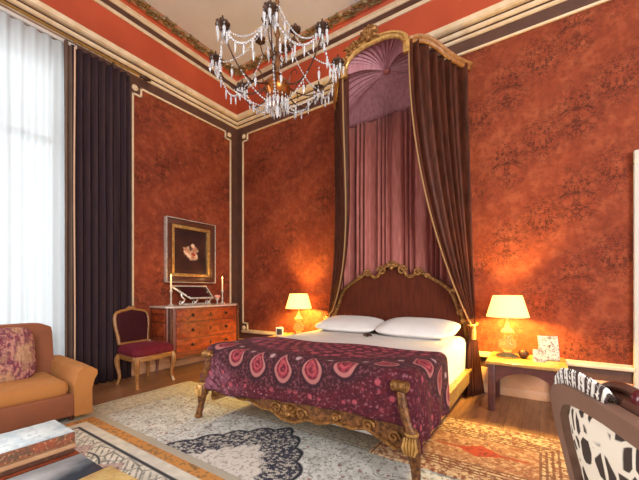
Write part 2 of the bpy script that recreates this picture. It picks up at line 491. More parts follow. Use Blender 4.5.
def shade():
    T = Tree('lit cream lampshade')
    a = T.node('ShaderNodeBsdfTranslucent'); a.inputs[0].default_value = hexc('#f7e6b4')
    d = T.node('ShaderNodeBsdfDiffuse'); d.inputs[0].default_value = hexc('#f2e2b6')
    e = T.node('ShaderNodeEmission'); e.inputs[0].default_value = hexc('#ffd98a'); e.inputs[1].default_value = 0.55
    m = T.node('ShaderNodeMixShader'); m.inputs[0].default_value = .5
    ad = T.node('ShaderNodeAddShader')
    L = T.nt.links.new
    L(a.outputs[0], m.inputs[1]); L(d.outputs[0], m.inputs[2]); L(m.outputs[0], ad.inputs[0]); L(e.outputs[0], ad.inputs[1])
    L(ad.outputs[0], T.out.inputs[0]); return T.mat
M['shade'] = shade()
M['lampglass'] = Tree('amber lamp glass').bsdf(hexc('#fbe4a4'), .06, Transmission_Weight=.85, IOR=1.22)
M['crystal'] = Tree('cut crystal').bsdf(hexc('#f6f7fa'), .06, Transmission_Weight=.6, IOR=1.5, Specular_IOR_Level=.9)
M['bronze'] = mottled('dark bronze', '#5a3c2a', '#3c2a22', 20, .4, .6)
M['copper'] = mottled('amber copper ball', '#b5682c', '#6c3416', 9, .22, .75)
M['candle'] = Tree('ivory candle wax').bsdf(hexc('#f3d9b0'), .5, Subsurface_Weight=.3)
def emit(name, h, s):
    T = Tree(name); e = T.node('ShaderNodeEmission'); e.inputs[0].default_value = hexc(h); e.inputs[1].default_value = s
    T.nt.links.new(e.outputs[0], T.out.inputs[0]); return T.mat
M['flame'] = emit('candle flame', '#ffc46a', 6)
M['bulb'] = emit('lamp bulb', '#ffb454', 12)
def painting():
    T = Tree('dark flower painting'); x, y, z = T.obj()     # local y across, z up, middle at 0
    n = T.noise(T.pos(), 14.0, 3, .6); n2 = T.noise(T.pos(), 5.0, 3)
    bg = T.mix(T.step(n2, .5, .2), hexc('#2c1c1c'), hexc('#41261f'))
    def blob(cy, cz, r, s=.25): return T.step(T.hyp(y-cy, z-cz)+(n-.5)*.12, r, r*s, 1.0, 0.0)
    f = T.max(blob(-.03, -.0, .075), T.max(blob(.04, -.06, .075), T.max(blob(-.085, .03, .05), T.max(blob(.075, .04, .055), blob(.045, .09, .035)))))
    col = T.mix(f, bg, T.mix(T.step(n, .5, .12), hexc('#e6c2a0'), hexc('#b0765a')))
    col = T.mix(blob(.045, -.035, .03), col, hexc('#9c3020'))
    col = T.mix(blob(.0, .05, .03)*.8, col, hexc('#3a1c18'))
    return T.bsdf(col, .35)
M['painting'] = painting()
M['silver'] = mottled('aged silver', '#e0d6c8', '#b8aa9c', 18, .35, .35)
M['pinkpetal'] = mottled('pink petals', '#e8a890', '#d88c7c', 20, .6)
def cowprint():
    T = Tree('cow print fabric'); x, y, z = T.obj()
    v = T.vec(y*1.45, z*.98, 0.0)
    d = T.noise(v, 9.0, 1, .5, True)
    n = T.node('ShaderNodeVectorMath'); n.operation = 'MULTIPLY_ADD'
    T.put(n.inputs[0], d); n.inputs[1].default_value = (.035, .035, 0); T.put(n.inputs[2], v)
    vo = T.voro(E(T, n.outputs[0]), 15.5, 'DISTANCE_TO_EDGE', 'Distance', .8)
    f = T.step(vo, .125, .03)
    return T.bsdf(T.mix(f, hexc('#e6dccb'), hexc('#3b2e28')), .8)
M['cow'] = cowprint()
def zebra():
    T = Tree('zebra ruffle fabric'); u, v = T.uvs()
    w = T.sin(u*150.0+T.noise(T.vec(u, v, 0.0), 14.0, 2)*5.0)
    return T.bsdf(T.mix(T.step(w, .05, .25), hexc('#e9e2d8'), hexc('#3c2a28')), .75)
M['zebra'] = zebra()
M['taupewood'] = mottled('taupe brown wood', '#80604f', '#725346', 6, .5)
M['burgundy'] = Tree('burgundy lacquer').bsdf(hexc('#5c1f26'), .2)
def cover(name, h1, h2, h3, scale=6, rough=.25):
    T = Tree(name); P = T.pos(); n = T.noise(P, scale*2, 4, .6); n2 = T.noise(P, scale*6, 3, .6)
    col = T.mix(T.step(n, .5, .14), hexc(h1), hexc(h2)); col = T.mix(T.step(n2, .6, .06)*.7, col, hexc(h3))
    return T.bsdf(col, rough)
M['cover_blue'] = cover('pale blue marbled cover', '#b9cad2', '#dfe6e6', '#8fa6b2')
M['spine_floral'] = cover('red floral spine', '#8c4a34', '#5e4636', '#c0865c', 12)
M['cover_tan'] = cover('tan cover', '#b58a68', '#a87c5a', '#96684a', 6)
M['cover_dark'] = cover('dark brown cover', '#4a3028', '#5a3a2c', '#6e4a36', 8)
M['cover_red'] = cover('rust cover', '#8a4028', '#9a4c30', '#6c3020', 8)
M['pages'] = plain('book pages', '#cdb594', .8)
def photocover():
    T = Tree('dark photo cover'); x, y, z = T.obj(); n = T.noise(T.pos(), 7.0, 3)
    f = T.step(x*1.6+y*.5+(n-.5)*.35, -.02, .16)
    col = T.mix(f, hexc('#c3ccd2'), hexc('#3c434c'))
    return T.bsdf(col, .18)
M['cover_photo'] = photocover()
M['cover_yellow'] = cover('yellow and rose cover', '#d8bc7c', '#c9a468', '#b08a78', 8)
def sketchcard():
    T = Tree('sketched card'); x, y, z = T.obj(); n = T.noise(T.pos(), 45.0, 2)
    ring = T.band(T.fract(T.hyp(x-.02, z-.12)*13.0+n*1.5), .0, .16, .05)
    f = T.max(ring, T.step(n, .60, .03))
    return T.bsdf(T.mix(f*.75, hexc('#cfc0aa'), hexc('#5a3e30')), .6)
M['sketch'] = sketchcard()
M['black'] = plain('black plastic', '#2a2422', .4)
M['tabletop'] = wood('dark coffee table', '#4a3328', '#3c2820', 5)
# ------------------------------------------------------------------ the room
XL, YB, ZC = -4.69, 4.25, 5.02
XR, YF = 2.6, -2.6
def WP(w, s, z, d):                   # wall point: along, up, out of the wall
    return (XL+d, s, z) if w == 'l' else (s, YB-d, z)
def wbox(mb, w, s0, s1, z0, z1, d0, d1, b=0):
    a, c = WP(w, s0, z0, d0), WP(w, s1, z1, d1)
    lo = [min(p, q) for p, q in zip(a, c)]; hi = [max(p, q) for p, q in zip(a, c)]
    mb.box(lo[0], hi[0], lo[1], hi[1], lo[2], hi[2], b)

o = struct(MB().box(XL-.3, XR, YF, YB+.3, -.1, 0).build('floor', M['floor'], smooth=False))
o = struct(MB().box(XL-.3, XR, YF, YB+.3, ZC, ZC+.1).build('ceiling', M['ceiling'], smooth=False))
WY0, WY1, WZ0, WZ1 = .12, 1.56, .12, 3.88
mb = MB()
mb.box(XL-.3, XL, YF, -2.0, 0, ZC); mb.box(XL-.3, XL, -.6, WY0, 0, ZC); mb.box(XL-.3, XL, -2.0, -.6, WZ1, ZC); mb.box(XL-.3, XL, -2.0, -.6, 0, WZ0); mb.box(XL-.3, XL, WY1, YB+.3, 0, ZC)  # includes an opening out of view, added to let in side light
mb.box(XL-.3, XL, WY0, WY1, WZ1, ZC); mb.box(XL-.3, XL, WY0, WY1, 0, WZ0)
struct(mb.build('wall_left', M['wall_left'], smooth=False))
struct(MB().box(XL, XR, YB, YB+.3, 0, ZC).build('wall_back', M['wall_back'], smooth=False))

# window: casing, sashes with glazing bars, pane
mb = MB()
for y0, y1 in ((WY0, WY0+.07), (WY1-.07, WY1), ((WY0+WY1)/2-.05, (WY0+WY1)/2+.05)):
    mb.box(XL-.2, XL-.1, y0, y1, WZ0, WZ1, .01)
for z0, z1 in ((WZ0, WZ0+.16), (WZ1-.07, WZ1), (2.9, 2.98)):
    mb.box(XL-.19, XL-.11, WY0, WY1, z0, z1, .01)
win = struct(mb.build('window_1', M['white']))
MB().box(XL-.155, XL-.147, WY0+.03, WY1-.03, WZ0+.08, WZ1-.03).build('pane', M['glass_pane'], win, smooth=False)

# dado, bands, panel frames
def bands(w, s0, s1, names):
    mb = MB(); wbox(mb, w, s0, s1, 0, .29, 0, .030, .004); wbox(mb, w, s0, s1, .0, .10, 0, .042, .006)
    struct(mb.build(names[0], M['peach']))
    mb = MB(); wbox(mb, w, s0, s1, .29, .405, 0, .018); wbox(mb, w, s0, s1, 4.025, 4.2, 0, .012)
    return mb
mbL = bands('l', WY1, YB, ('baseboard_left',)); mbB = bands('b', XL, .76, ('baseboard_back',))
wbox(mbL, 'l', WY1, 2.33, .4, 4.03, 0, .012); wbox(mbL, 'l', 4.085, YB, .4, 4.03, 0, .012)
wbox(mbB, 'b', XL, -4.54, .4, 4.03, 0, .012)
N_ = .115
for w, mb, s0, s1, in (('l', mbL, 2.33, 4.085), ('b', mbB, -4.54, .79)):        # notched corners of the brown band
    for z0 in (.45, 4.03-N_):
        wbox(mb, w, s0, s0+N_, z0, z0+N_, 0, .012)
        if w == 'l': wbox(mb, w, s1-N_, s1, z0, z0+N_, 0, .012)
struct(mbL.build('trim_1', M['brown'], smooth=False)); struct(mbB.build('trim_2', M['brown'], smooth=False))
def panel_frame(name, w, s0, s1, z0, z1, right=True):
    mb = MB(); t, d = .026, .026
    n = N_
    wbox(mb, w, s0+n, s1-(n if right else 0), z1-t, z1, 0, d, .005)
    wbox(mb, w, s0, s1, .405, .45, 0, .05, .012)
    wbox(mb, w, s0+n, s1-(n if right else 0), z0, z0+t*.6, 0, d, .005)
    wbox(mb, w, s0, s0+t, z0+n, z1-n, 0, d, .005)
    if right: wbox(mb, w, s1-t, s1, z0+n, z1-n, 0, d, .005)
    ends = [(s0, 1)]+([(s1, -1)] if right else [])
    for s, g in ends:
        for z, h in ((z0, 1), (z1, -1)):
            a, b2 = sorted((s, s+g*(n+t))); wbox(mb, w, a, b2, *sorted((z+h*n, z+h*(n+t))), 0, d, .005)
            a, b2 = sorted((s+g*n, s+g*(n+t))); wbox(mb, w, a, b2, *sorted((z, z+h*(n+t))), 0, d, .005)
            cs, cz = s+g*n*.36, z+h*n*.36
            Mx = rotm('Y', PI/2) if w == 'l' else rotm('X', PI/2)
            mb.lathe([(0, 0), (.040, 0), (.043, .02), (.03, .03), (.024, .022), (.018, .035), (0, .04)], 14, WP(w, cs, cz, .005), Mx)
    return struct(mb.build(name, M['cream']))
panel_frame('trim_3', 'l', 2.33, 4.085, .45, 4.03); panel_frame('trim_4', 'b', -4.54, .76, .45, 4.03, False)

# cornice, frieze and ceiling border swept round the corner
def sweep(name, runs, mat):
    mb = MB()
    for pr in runs:
        rows = [[mb.bm.verts.new(p) for p in ((XL+d, YF, z), (XL+d, YB-d, z), (XR, YB-d, z))] for d, z in pr]
        for a, b in zip(rows, rows[1:]):
            for k in (0, 1): mb.bm.faces.new((a[k], a[k+1], b[k+1], b[k]))
    return struct(mb.build(name, mat, ang=25))
sweep('trim_5', [[(0, 4.165), (.02, 4.165), (.035, 4.175), (.035, 4.2), (.022, 4.207)],
                 [(.03, 4.222), (.045, 4.222), (.06, 4.235), (.066, 4.262), (.05, 4.270)],
                 [(.06, 4.283), (.095, 4.285), (.12, 4.30), (.13, 4.325), (.135, 4.35), (0, 4.352)]], M['ochre'])
sweep('trim_6', [[(.022, 4.207), (.022, 4.222), (.03, 4.222)], [(.05, 4.27), (.05, 4.283), (.06, 4.283)]], M['brown'])
cove = [(.0+.04*(i/8)**2, 4.352+.455*i/8) for i in range(9)]
sweep('trim_7', [cove], M['frieze'])
sweep('trim_8', [[(.04, 4.807), (.055, 4.807), (.062, 4.82), (.062, 4.85), (.05, 4.858)],
                 [(.06, 4.925), (.075, 4.925), (.085, 4.94), (.085, 4.96), (.10, 4.97), (.10, 4.985)]], M['ochre'])
sweep('trim_9', [[(.05, 4.858), (.05, 4.87), (.06, 4.915), (.06, 4.925)]], M['brown'])
sweep('trim_10', [[(.10, 4.985), (.115, 4.995), (.13, 5.01), (.165, 5.012), (.165, 5.019)]], M['redstripe'])
sweep('trim_11', [[(.165, 5.016), (.33, 5.016)]], M['stuccobg'])
# gilded scrolls along the ceiling border
mb = MB()
def scroll(cx, cy, ux, uy, r, flip):
    pts = []
    for i in range(22):
        t = i/21; a = t*2.1*2*PI*.75; q = r*(1-t*.82)
        lx, ly = q*cos(a)*1.5, q*sin(a)*flip
        pts.append((cx+ux*lx-uy*ly, cy+uy*lx+ux*ly, ZC-.016))
    mb.tube(pts, [.017*(1-.5*i/21) for i in range(22)], 5)
    for k in range(3):
        a = 1.1+k*1.1
        lx, ly = r*1.35*cos(a)*1.3, r*1.2*sin(a)*flip
        mb.ball((cx+ux*lx-uy*ly, cy+uy*lx+ux*ly, ZC-.014), .02, 6, (1.4, 1, .8))
dd = .25
n = 0
y = YB-.40
while y > -1.2:
    n += 1; scroll(XL+dd, y, 0, -1, .07, 1 if n % 2 else -1); y -= .19
x = XL+.40
while x < .6:
    n += 1; scroll(x, YB-dd, 1, 0, .07, 1 if n % 2 else -1); x += .19
scroll(XL+.3, YB-.3, .7, .7, .1, 1)
struct(mb.build('trim_12', M['stucco'], ang=70))

# white door at the right end of the back wall
mb = MB()
wbox(mb, 'b', .735, .90, 0, 2.39, 0, .05, .008); wbox(mb, 'b', 1.80, 1.94, 0, 2.39, 0, .05, .008)
wbox(mb, 'b', .735, 1.94, 2.35, 2.49, 0, .055, .008)
dr = struct(mb.build('door_1', M['white']))
mb = MB(); wbox(mb, 'b', .90, 1.80, .01, 2.35, .002, .025)
for z0, z1 in ((.2, .95), (1.1, 2.2)):
    wbox(mb, 'b', 1.02, 1.30, z0, z1, .025, .035, .004); wbox(mb, 'b', 1.40, 1.68, z0, z1, .025, .035, .004)
mb.build('door_leaf', M['white'], dr)
MB().lathe([(0, 0), (.03, 0), (.03, .006), (.012, .01), (.012, .04), (.028, .05), (.03, .06), (.02, .07), (0, .072)], 14, (1.73, YB-.025, 1.05), rotm('X', PI/2)).build('door_handle', M['brass'], dr)

# ------------------------------------------------------------------ curtains of the window
def pleats(y0, y1, n, amp, z0, z1, X, pinch=.35, seed=0, flare=.0):
    R2 = random.Random(seed); ph = [R2.uniform(-.5, .5) for _ in range(n+2)]
    def f(u, v):
        z = lerp(z1, z0, v)
        k = u*n; i = int(min(k, n-1e-6)); fr = k-i
        a = lerp(ph[i], ph[i+1], fr)
        am = amp*(pinch+(1-pinch)*min(1, v*2.2))
        w = sin(2*PI*k+a*1.4*min(1, v*3))
        w = math.copysign(abs(w)**.75, w)
        yy = lerp(y0, y1, u)+.25*amp*sin(4*PI*k+a)*min(1, v*2)
        return (X+am*w, yy+flare*(u-.5)*v, z)
    return f
def hangthing(name, label, cat, loc): return thing(name, label, cat, loc)
sh = thing('sheer_curtain', 'sheer white pleated curtain hanging in front of the bright window', 'curtain', (XL+.11, .85, 0))
def local(f, L):
    L = Vector(L)
    return lambda u, v: Vector(f(u, v))-L
MB().grid(local(pleats(.05, 1.565, 13, .022, .03, 4.03, XL+.11, .8, 3), (XL+.11, .85, 0)), 156, 14).build('cloth', M['sheer'], sh)
trk = MB().box(-.02, .02, -.85, .80, -.02, .02, .006).build('curtain_track', M['white'], loc=(XL+.10, .85, 4.065))
tag(trk, 'slim white curtain track above the sheer curtain, below the cornice', 'curtain track')
L = (XL+.11, 1.91, 0)
dp = thing('window_drape', 'dark plum velvet drape hanging floor-length beside the window', 'curtain', L)
MB().grid(local(pleats(1.585, 2.255, 8, .042, .015, 4.06, XL+.11, .6, 5), L), 128, 16).build('cloth', M['drape'], dp, solid=.008)
MB().grid(local(pleats(1.515, 1.59, 1, .03, .015, 4.06, XL+.13, .8, 6), L), 14, 10).build('lining', M['drape_edge'], dp, solid=.008)['label'] = 'brown turned-back lining at the leading edge'
MB().tube([(.055+.01*sin(z*2), -.305, z) for z in [.02+i*.25 for i in range(17)]], .009, 6).build('braid_edge', M['tan_edge'], dp)['label'] = 'pale tan braid'
rod = thing('curtain_rod', 'thin brass curtain rod running above the dark drape under the cornice', 'curtain rod', (XL+.17, 1.44, 4.10))
MB().tube([(0, -.75, 0), (0, .92, 0)], .014, 10).build('rod', M['brass'], rod)
MB().lathe([(0, 0), (.02, 0), (.03, .02), (.018, .035), (.034, .07), (.026, .11), (.008, .15), (0, .16)], 10, (0, .92, 0), rotm('X', -PI/2)).build('finial', M['bronze'], rod)
ringm = None
for i in range(9):
    y = .17+i*.075
    if ringm is None:
        ringm = MB().tube([(.026*cos(a), 0, .026*sin(a)-.008) for a in [2*PI*k/14 for k in range(14)]], .004, 6, True).build('ring', M['brass'], rod, (0, y, 0))
    else:
        r_ = ringm.copy(); COL.objects.link(r_); r_.location = (0, y, 0)
MB().tube([(0, .6, 0), (-.10, .6, 0), (-.17, .6, .0)], .01, 6).build('bracket', M['brass'], rod)
# ------------------------------------------------------------------ rugs
def rug(name, mat, label, x0, x1, y0, y1, z, t, loc):
    o = MB().box(x0-loc[0], x1-loc[0], y0-loc[1], y1-loc[1], 0, t, .004).build(name, mat, loc=(loc[0], loc[1], z))
    return tag(o, label, 'rug')
rug('persian_rug', M['rug_pale'], 'large pale grey floral rug with a navy medallion under the bed foot', -3.75, .10, .11, 2.59, .001, .011, (-1.75, 1.35))
rug('border_rug', M['rug_near'], 'cream rug edged with an orange stripe, in front by the coffee table', -3.46, -.30, -.9, 1.41, .0125, .011, (-3.46, 1.41))
rug('rust_rug', M['rug_red'], 'small rust red rug with a red lozenge, right of the bed', -1.02, .30, 2.16, 3.14, .0125, .010, (-.36, 2.60))

# ------------------------------------------------------------------ bed
XC = -1.59
bed = thing('bed', 'gilded carved bed with brown upholstered headboard and scrolled feet', 'bed', (XC, 3.05, 0))
BY = 3.05
def B(p): return (p[0], p[1]-BY, p[2])
for g in (1, -1):
    MB().box(g*.93-.022, g*.93+.022, 1.98-BY, 4.12-BY, .155, .315, .012).box(g*.955-.012, g*.955+.012, 1.99-BY, 4.12-BY, .285, .318, .006).build('side_rail', M['brightgold'], bed)
# foot rail with a scalloped lower edge
def low(x):
    a = abs(x)/.9
    return interp([(0, .175), (.08, .18), (.2, .225), (.3, .215), (.45, .255), (.6, .245), (.72, .27), (.85, .225), (.95, .19), (1.0, .21)], a)
def top(x): return .40
pts = [(x/60*.9, low(x/60*.9)) for x in range(-60, 61)]
outl = pts+[(.9, .40), (-.9, .40)]
fr = MB().prism(outl, lambda a, b: (a, 1.955-BY, b), lambda a, b: (a, 2.0-BY, b)).build('foot_rail', M['giltwood'], bed)
MB().tube([(a, 1.95-BY, b+.008) for a, b in pts], .012, 6).tube([(x*.03, 1.95-BY, .385) for x in range(-30, 31)], .011, 6).build('carved_edge', M['gold'], fr)
for g in (1, -1):
    for cx, cz, r in ((.12, .26, .05), (.42, .30, .035), (.66, .30, .045), (.84, .27, .04)):
        MB().tube([(g*(cx+r*(1-t/20)*cos(t*.5)), 1.95-BY, cz+r*(1-t/20)*sin(t*.5)) for t in range(19)], .010, 6).build('carved_scroll', M['gold'], fr)
mb = MB().ball((0, 1.95-BY, .235), .03, 8)
for k in range(7):
    a = PI*k/6
    mb.tube([(0, 1.945-BY, .235), (.07*cos(a), 1.945-BY, .235+.075*sin(a))], [.007, .016], 6)
mb.build('carved_shell', M['gold'], fr)
def foot_post(g):
    y = 1.905-BY
    path = [(-.055, .60, .028), (-.050, .54, .030), (-.036, .48, .031), (-.018, .42, .030), (.0, .37, .028), (.014, .345, .038), (.016, .33, .034), (.018, .30, .044), (.022, .25, .047), (.03, .20, .038), (.04, .13, .028), (.048, .07, .025), (.055, .040, .034), (.058, .024, .034), (.058, .013, .028)]
    p = MB().tube([(g*(.95+a), y-.0+(.02 if z > .4 else 0)*(z-.4)*4-.015*(z < .12), z) for a, z, r in path], [r for a, z, r in path], 12).build('foot_post', M['giltwood'], bed)
    mb = MB().tube([(g*.897-.042, y-.005, .605), (g*.897+.042, y-.005, .605)], .034, 14)
    for s in (-1, 1):
        mb.tube([(g*.897+s*.044, y-.005+.030*(1-t/24)*cos(t*.6), .605+.030*(1-t/24)*sin(t*.6)) for t in range(22)], .008, 5)
    mb.build('scroll', M['gold'], p)
    mb = MB()
    for k in range(5):
        mb.tube([(g*.968+(k-2)*.012, y-.045, .225), (g*.968+(k-2)*.020, y-.05, .29-abs(k-2)*.012), (g*.968+(k-2)*.015, y-.042, .325)], [.006, .010, .005], 6)
    mb.tube([(g*.965+.034*cos(a), y+.034*sin(a), .335) for a in [2*PI*k/16 for k in range(16)]], .010, 6, True)
    mb.build('acanthus_carving', M['brightgold'], p)
foot_post(1); foot_post(-1)
# headboard
half = [(0, 1.52), (.07, 1.50), (.14, 1.45), (.19, 1.37), (.24, 1.345), (.29, 1.37), (.34, 1.40), (.39, 1.385), (.46, 1.345), (.60, 1.265), (.70, 1.19), (.755, 1.10), (.80, .98), (.855, .86), (.885, .75), (.90, .60), (.90, .30)]
hp = [(a, z) for a, z in half]
full = [(-a, z) for a, z in hp[::-1]]+hp[1:]
hb = MB().prism(full, lambda a, b: (a, 4.08-BY, b), lambda a, b: (a, 4.14-BY, b)).build('headboard', M['headboard'], bed)
fp = catmull([(a, 4.068-BY, z) for a, z in full], 4)
mb = MB().tube(fp, .024, 8)
for g in (1, -1):
    for cx, cz, r, w0 in ((.14, 1.43, .062, 0), (.34, 1.40, .055, 0), (.46, 1.36, .03, 2), (.745, 1.15, .035, 0), (.83, .92, .035, 1), (.87, .82, .03, 2)):
        mb.tube([(g*(cx+r*(1-t/22)*cos(t*.5+w0)), 4.05-BY, cz+r*(1-t/22)*sin(t*.5+w0)) for t in range(20)], [.017*(1-.4*t/20) for t in range(20)], 6)
for k in range(7):
    a = PI*(.08+.84*k/6)
    mb.tube([(0, 4.045-BY, 1.47), (.05*cos(a), 4.04-BY, 1.47+.055*sin(a)), (.085*cos(a), 4.05-BY, 1.47+.085*sin(a))], [.008, .017, .012], 6)
mb.ball((0, 4.04-BY, 1.465), .03, 8)
mb.build('carved_frame', M['gold'], hb)
for g in (1, -1): MB().box(g*.88-.03, g*.88+.03, 4.09-BY, 4.14-BY, 0, .32, .006).build('head_leg', M['giltwood'], bed)
# white mattress
def boxcloth(nu, nv): pass
mt = MB().box(-.905, .905, 2.005-BY, 4.055-BY, .19, .655, .075, 4)
mt = mt.build('mattress', M['linen'], loc=(XC, BY, 0), sub=0)
tag(mt, 'thick mattress dressed in white linen on the gilded bed', 'mattress')
# pillows
def pillow(w, d, h):
    def f(u, v):
        th = u*2*PI; ph = (v-.5)*PI
        cx, sx = cos(th), sin(th)
        pw = .45
        a = math.copysign(abs(cx)**pw, cx)*max(cos(ph), 0)**.45
        b = math.copysign(abs(sx)**pw, sx)*max(cos(ph), 0)**.45
        e = (1-abs(a)**3.0*.75)*(1-abs(b)**3.0*.75)
        z = math.copysign(abs(sin(ph))**.9, sin(ph))*(.25+.75*e)
        return (a*w/2*(1-.05*(1-abs(b))*0), b*d/2, z*h/2)
    return f
def make_pillow(x, y, z, w, d, h, tilt, rz, label):
    p = MB().grid(pillow(w, d, h), 48, 20, closeu=True).build('pillow', M['linen'], weld=True)
    p.location = (x, y, z); p.rotation_euler = (tilt, 0, rz)
    return tag(p, label, 'pillow', 'bed pillows')
make_pillow(-2.05, 3.76, .742, .86, .55, .165, .18, .03, 'white pillow on the left, window side of the bed')
make_pillow(-1.17, 3.74, .75, .90, .55, .18, .2, -.03, 'white pillow on the right, lamp-lit side of the bed')
# little dark sprig between the pillows
sp = MB()
for k in range(6):
    a = k*1.05
    sp.tube([(0, 0, .01), (.035*cos(a), .03*sin(a), .025), (.06*cos(a), .05*sin(a), .012)], [.004, .013, .002], 6)
sp.ball((0, 0, .02), .02, 8)
tag(sp.build('dried_sprig', M['bronze'], loc=(-1.60, 3.36, .657)), 'small dark dried sprig on the white linen between the pillows', 'sprig')
# paisley coverlet
W_, YF_, ZT = .915, 1.985, .668
def cloth_pt(a, b):
    # a across from the middle, b forward from the far edge
    far = 2.70+.05*a
    Lb = far-YF_
    ex, ey = max(abs(a)-W_, 0), max(b-Lb, 0)
    sg = 1 if a >= 0 else -1
    d = math.hypot(ex, ey)
    bx, by = sg*min(abs(a), W_), far-min(b, Lb)
    z0 = ZT+.006*sin(a*7+b*3)+.004*sin(b*17+a*2)
    if d < 1e-6: return (bx, by-BY, z0)
    r = .055
    if d < r*PI/2: o, dz = r*sin(d/r), r*(1-cos(d/r))
    else:
        o, dz = r, r+(d-r*PI/2)
    corner = min(ex, ey)/max(d, 1e-6)*1.414
    lip = min(1, max(0, dz-.05)/.25)
    fold = .010*sin(a*19+1)*lip if ey > ex else .012*sin(b*23)*lip
    o += fold + .012*lip*(1-corner) + .05*corner*lip
    if ey > ex: dz *= 1-.10*(.5+.5*sin(a*4.2+.6))*(1-corner)
    return (bx+sg*o*ex/d, by-BY-o*ey/d, max(z0-dz, .05))
A_, BL = W_+.47, 2.70-YF_+.385
cov = MB().grid(lambda u, v: cloth_pt(lerp(-A_, A_, u), v*BL), 110, 54, lambda u, v: (lerp(-A_, A_, u), v*BL-.0))
cov = cov.build('coverlet', M['paisley'], loc=(XC, BY, 0), solid=.008, off=1)
tag(cov, 'purple and burgundy paisley coverlet draped over the foot of the bed', 'bedspread')

# ------------------------------------------------------------------ canopy
cn = thing('bed_canopy', 'gilded arched bed canopy with shell crest fixed high on the wall', 'canopy', (XC, YB, 3.86))
CX, CY, CZ = XC, YB, 3.86
def K(p): return (p[0]-CX, p[1]-CY, p[2]-CZ)
AW, AY, AZ = .385, 3.50, 3.855
WW = .90
arch = []
for i in range(25):
    a = PI*(1-i/24); c_ = cos(a)
    arch.append((XC+AW*math.copysign(abs(c_)**.85, c_), AY, AZ+.20*max(0, sin(a))**.9))
af = MB().tube([K(p) for p in arch], [(.042, .03)]*25, 10).tube([K((p[0], p[1]-.03, p[2]+.012)) for p in arch], .014, 8)
for g in (-1, 1): af.box(*[v for v in (K((XC+g*(AW+.005)-.035, 0, 0))[0], K((XC+g*(AW+.005)+.035, 0, 0))[0])], AY-.035-CY, AY+.03-CY, AZ-.10-CZ, AZ+.03-CZ, .01)
af = af.build('arch_frame', M['brightgold'], cn)
mb = MB()
scx, scz = XC-.05, AZ+.235
for k in range(9):
    a = PI*(-.05+1.1*k/8)
    mb.tube([K((scx, AY-.03, scz)), K((scx+.08*cos(a), AY-.05, scz+.085*sin(a))), K((scx+.125*cos(a), AY-.03, scz+.14*sin(a)))], [.014, .027, .018], 6)
mb.ball(K((scx, AY-.04, scz-.01)), .04, 8)
mb.build('shell_crest', M['gold'], af)
for g in (-1, 1):
    for q, r in ((.36, .045), (.22, .055), (.06, .05)) if g < 0 else ((.72, .045),):
        i = int(q*24) if g < 0 else 24-int(q*24)
        px, pz = arch[i][0], arch[i][2]
        mb = MB().tube([K((px+r*(1-t/20)*cos(t*.5+1)*g, AY-.035, pz+.04+r*(1-t/20)*sin(t*.5+1))) for t in range(18)], [.018*(1-.5*t/18) for t in range(18)], 6)
        mb.tube([K((px-g*.05, AY-.035, pz+.02)), K((px+g*.0, AY-.05, pz+.075)), K((px+g*.07, AY-.035, pz+.085))], [.006, .02, .004], 6)
        mb.build('leaf_carving', M['gold'], af)
def side_z(s): return AZ+interp([(0, .015), (.12, .06), (.25, .065), (.38, .03), (.52, -.03), (.68, -.062), (.84, -.066), (1, -.05)], s)
for g in (-1, 1):
    def side(s, dz, out):
        x, y = XC+g*lerp(AW, WW, s), lerp(AY, YB-.02, s)
        nx, ny = g*.83, -.55
        bow = .05*sin(PI*s)
        return K((x+nx*(out+bow), y+ny*(out+bow), side_z(s)+dz))
    prof = [(-.025, .0), (-.022, .02), (-.008, .03), (-.004, .022), (.006, .026), (.016, .045), (.034, .05), (.042, .03), (.042, 0)]
    def f(u, v):
        k = v*(len(prof)-1); i = min(int(k), len(prof)-2); t = k-i
        return side(u, lerp(prof[i][0], prof[i+1][0], t), lerp(prof[i][1], prof[i+1][1], t))
    MB().grid(f, 20, 16).build('side_cornice', M['chairwood'], cn, solid=.012, ang=60)
# sunburst tent ceiling
ctr = (XC+.02, 3.84, AZ+.03)
def perim(t):
    t = t % 1.0
    if t < .3:
        q = t/.3; i = q*24; j = min(int(i), 23); return tuple(lerp(a, b, i-j) for a, b in zip(arch[j], arch[j+1]))
    if t < .5: q = (t-.3)/.2; return (lerp(XC+AW-.03, XC+WW-.06, q), lerp(AY+.02, YB-.06, q), side_z(q)-.05-.2*q)
    if t < .8: q = (t-.5)/.3; return (lerp(XC+WW-.06, XC-WW+.06, q), YB-.06, 3.52)
    q = (t-.8)/.2; return (lerp(XC-WW+.06, XC-AW+.03, q), lerp(YB-.06, AY+.02, q), side_z(1-q)-.05-.2*(1-q))
def tent(u, v):
    P = perim(u)
    r = .03+.97*v
    rip = .016*sin(u*2*PI*46)*min(1, v*3)*(.12 if .45 < u < .85 else 1)
    x, y, z = (lerp(a, b, r) for a, b in zip(ctr, P))
    return K((x, y, z+rip+.05*sin(PI*r)))
te = MB().grid(tent, 368, 10, closeu=True).build('sunburst_lining', M['tent'], cn, solid=.004)
MB().lathe([(0, -.03), (.02, -.028), (.035, -.01), (.05, .0), (.035, .012), (0, .02)], 14, K((ctr[0], ctr[1], ctr[2]-.005))).build('rosette', M['mauve'], te)

# back curtain of pleated rose silk
L = (XC, YB-.06, .25)
bc = MB()
def backc(u, v):
    x = lerp(-.83, .83, u); z = lerp(3.53, .25, v)-.25
    k = u*16+.5*sin(u*31)
    return (x+.002*sin(2*PI*k*2+z), .0-.040*math.copysign(abs(sin(2*PI*k+.4*sin(k)))**.8, sin(2*PI*k+.4*sin(k)))*min(1, .6+v*2), z)
bc = bc.grid(backc, 324, 8).build('bed_back_curtain', M['mauve'], loc=L, solid=.004)
tag(bc, 'pleated dusty rose silk curtain hanging on the wall behind the headboard', 'curtain')
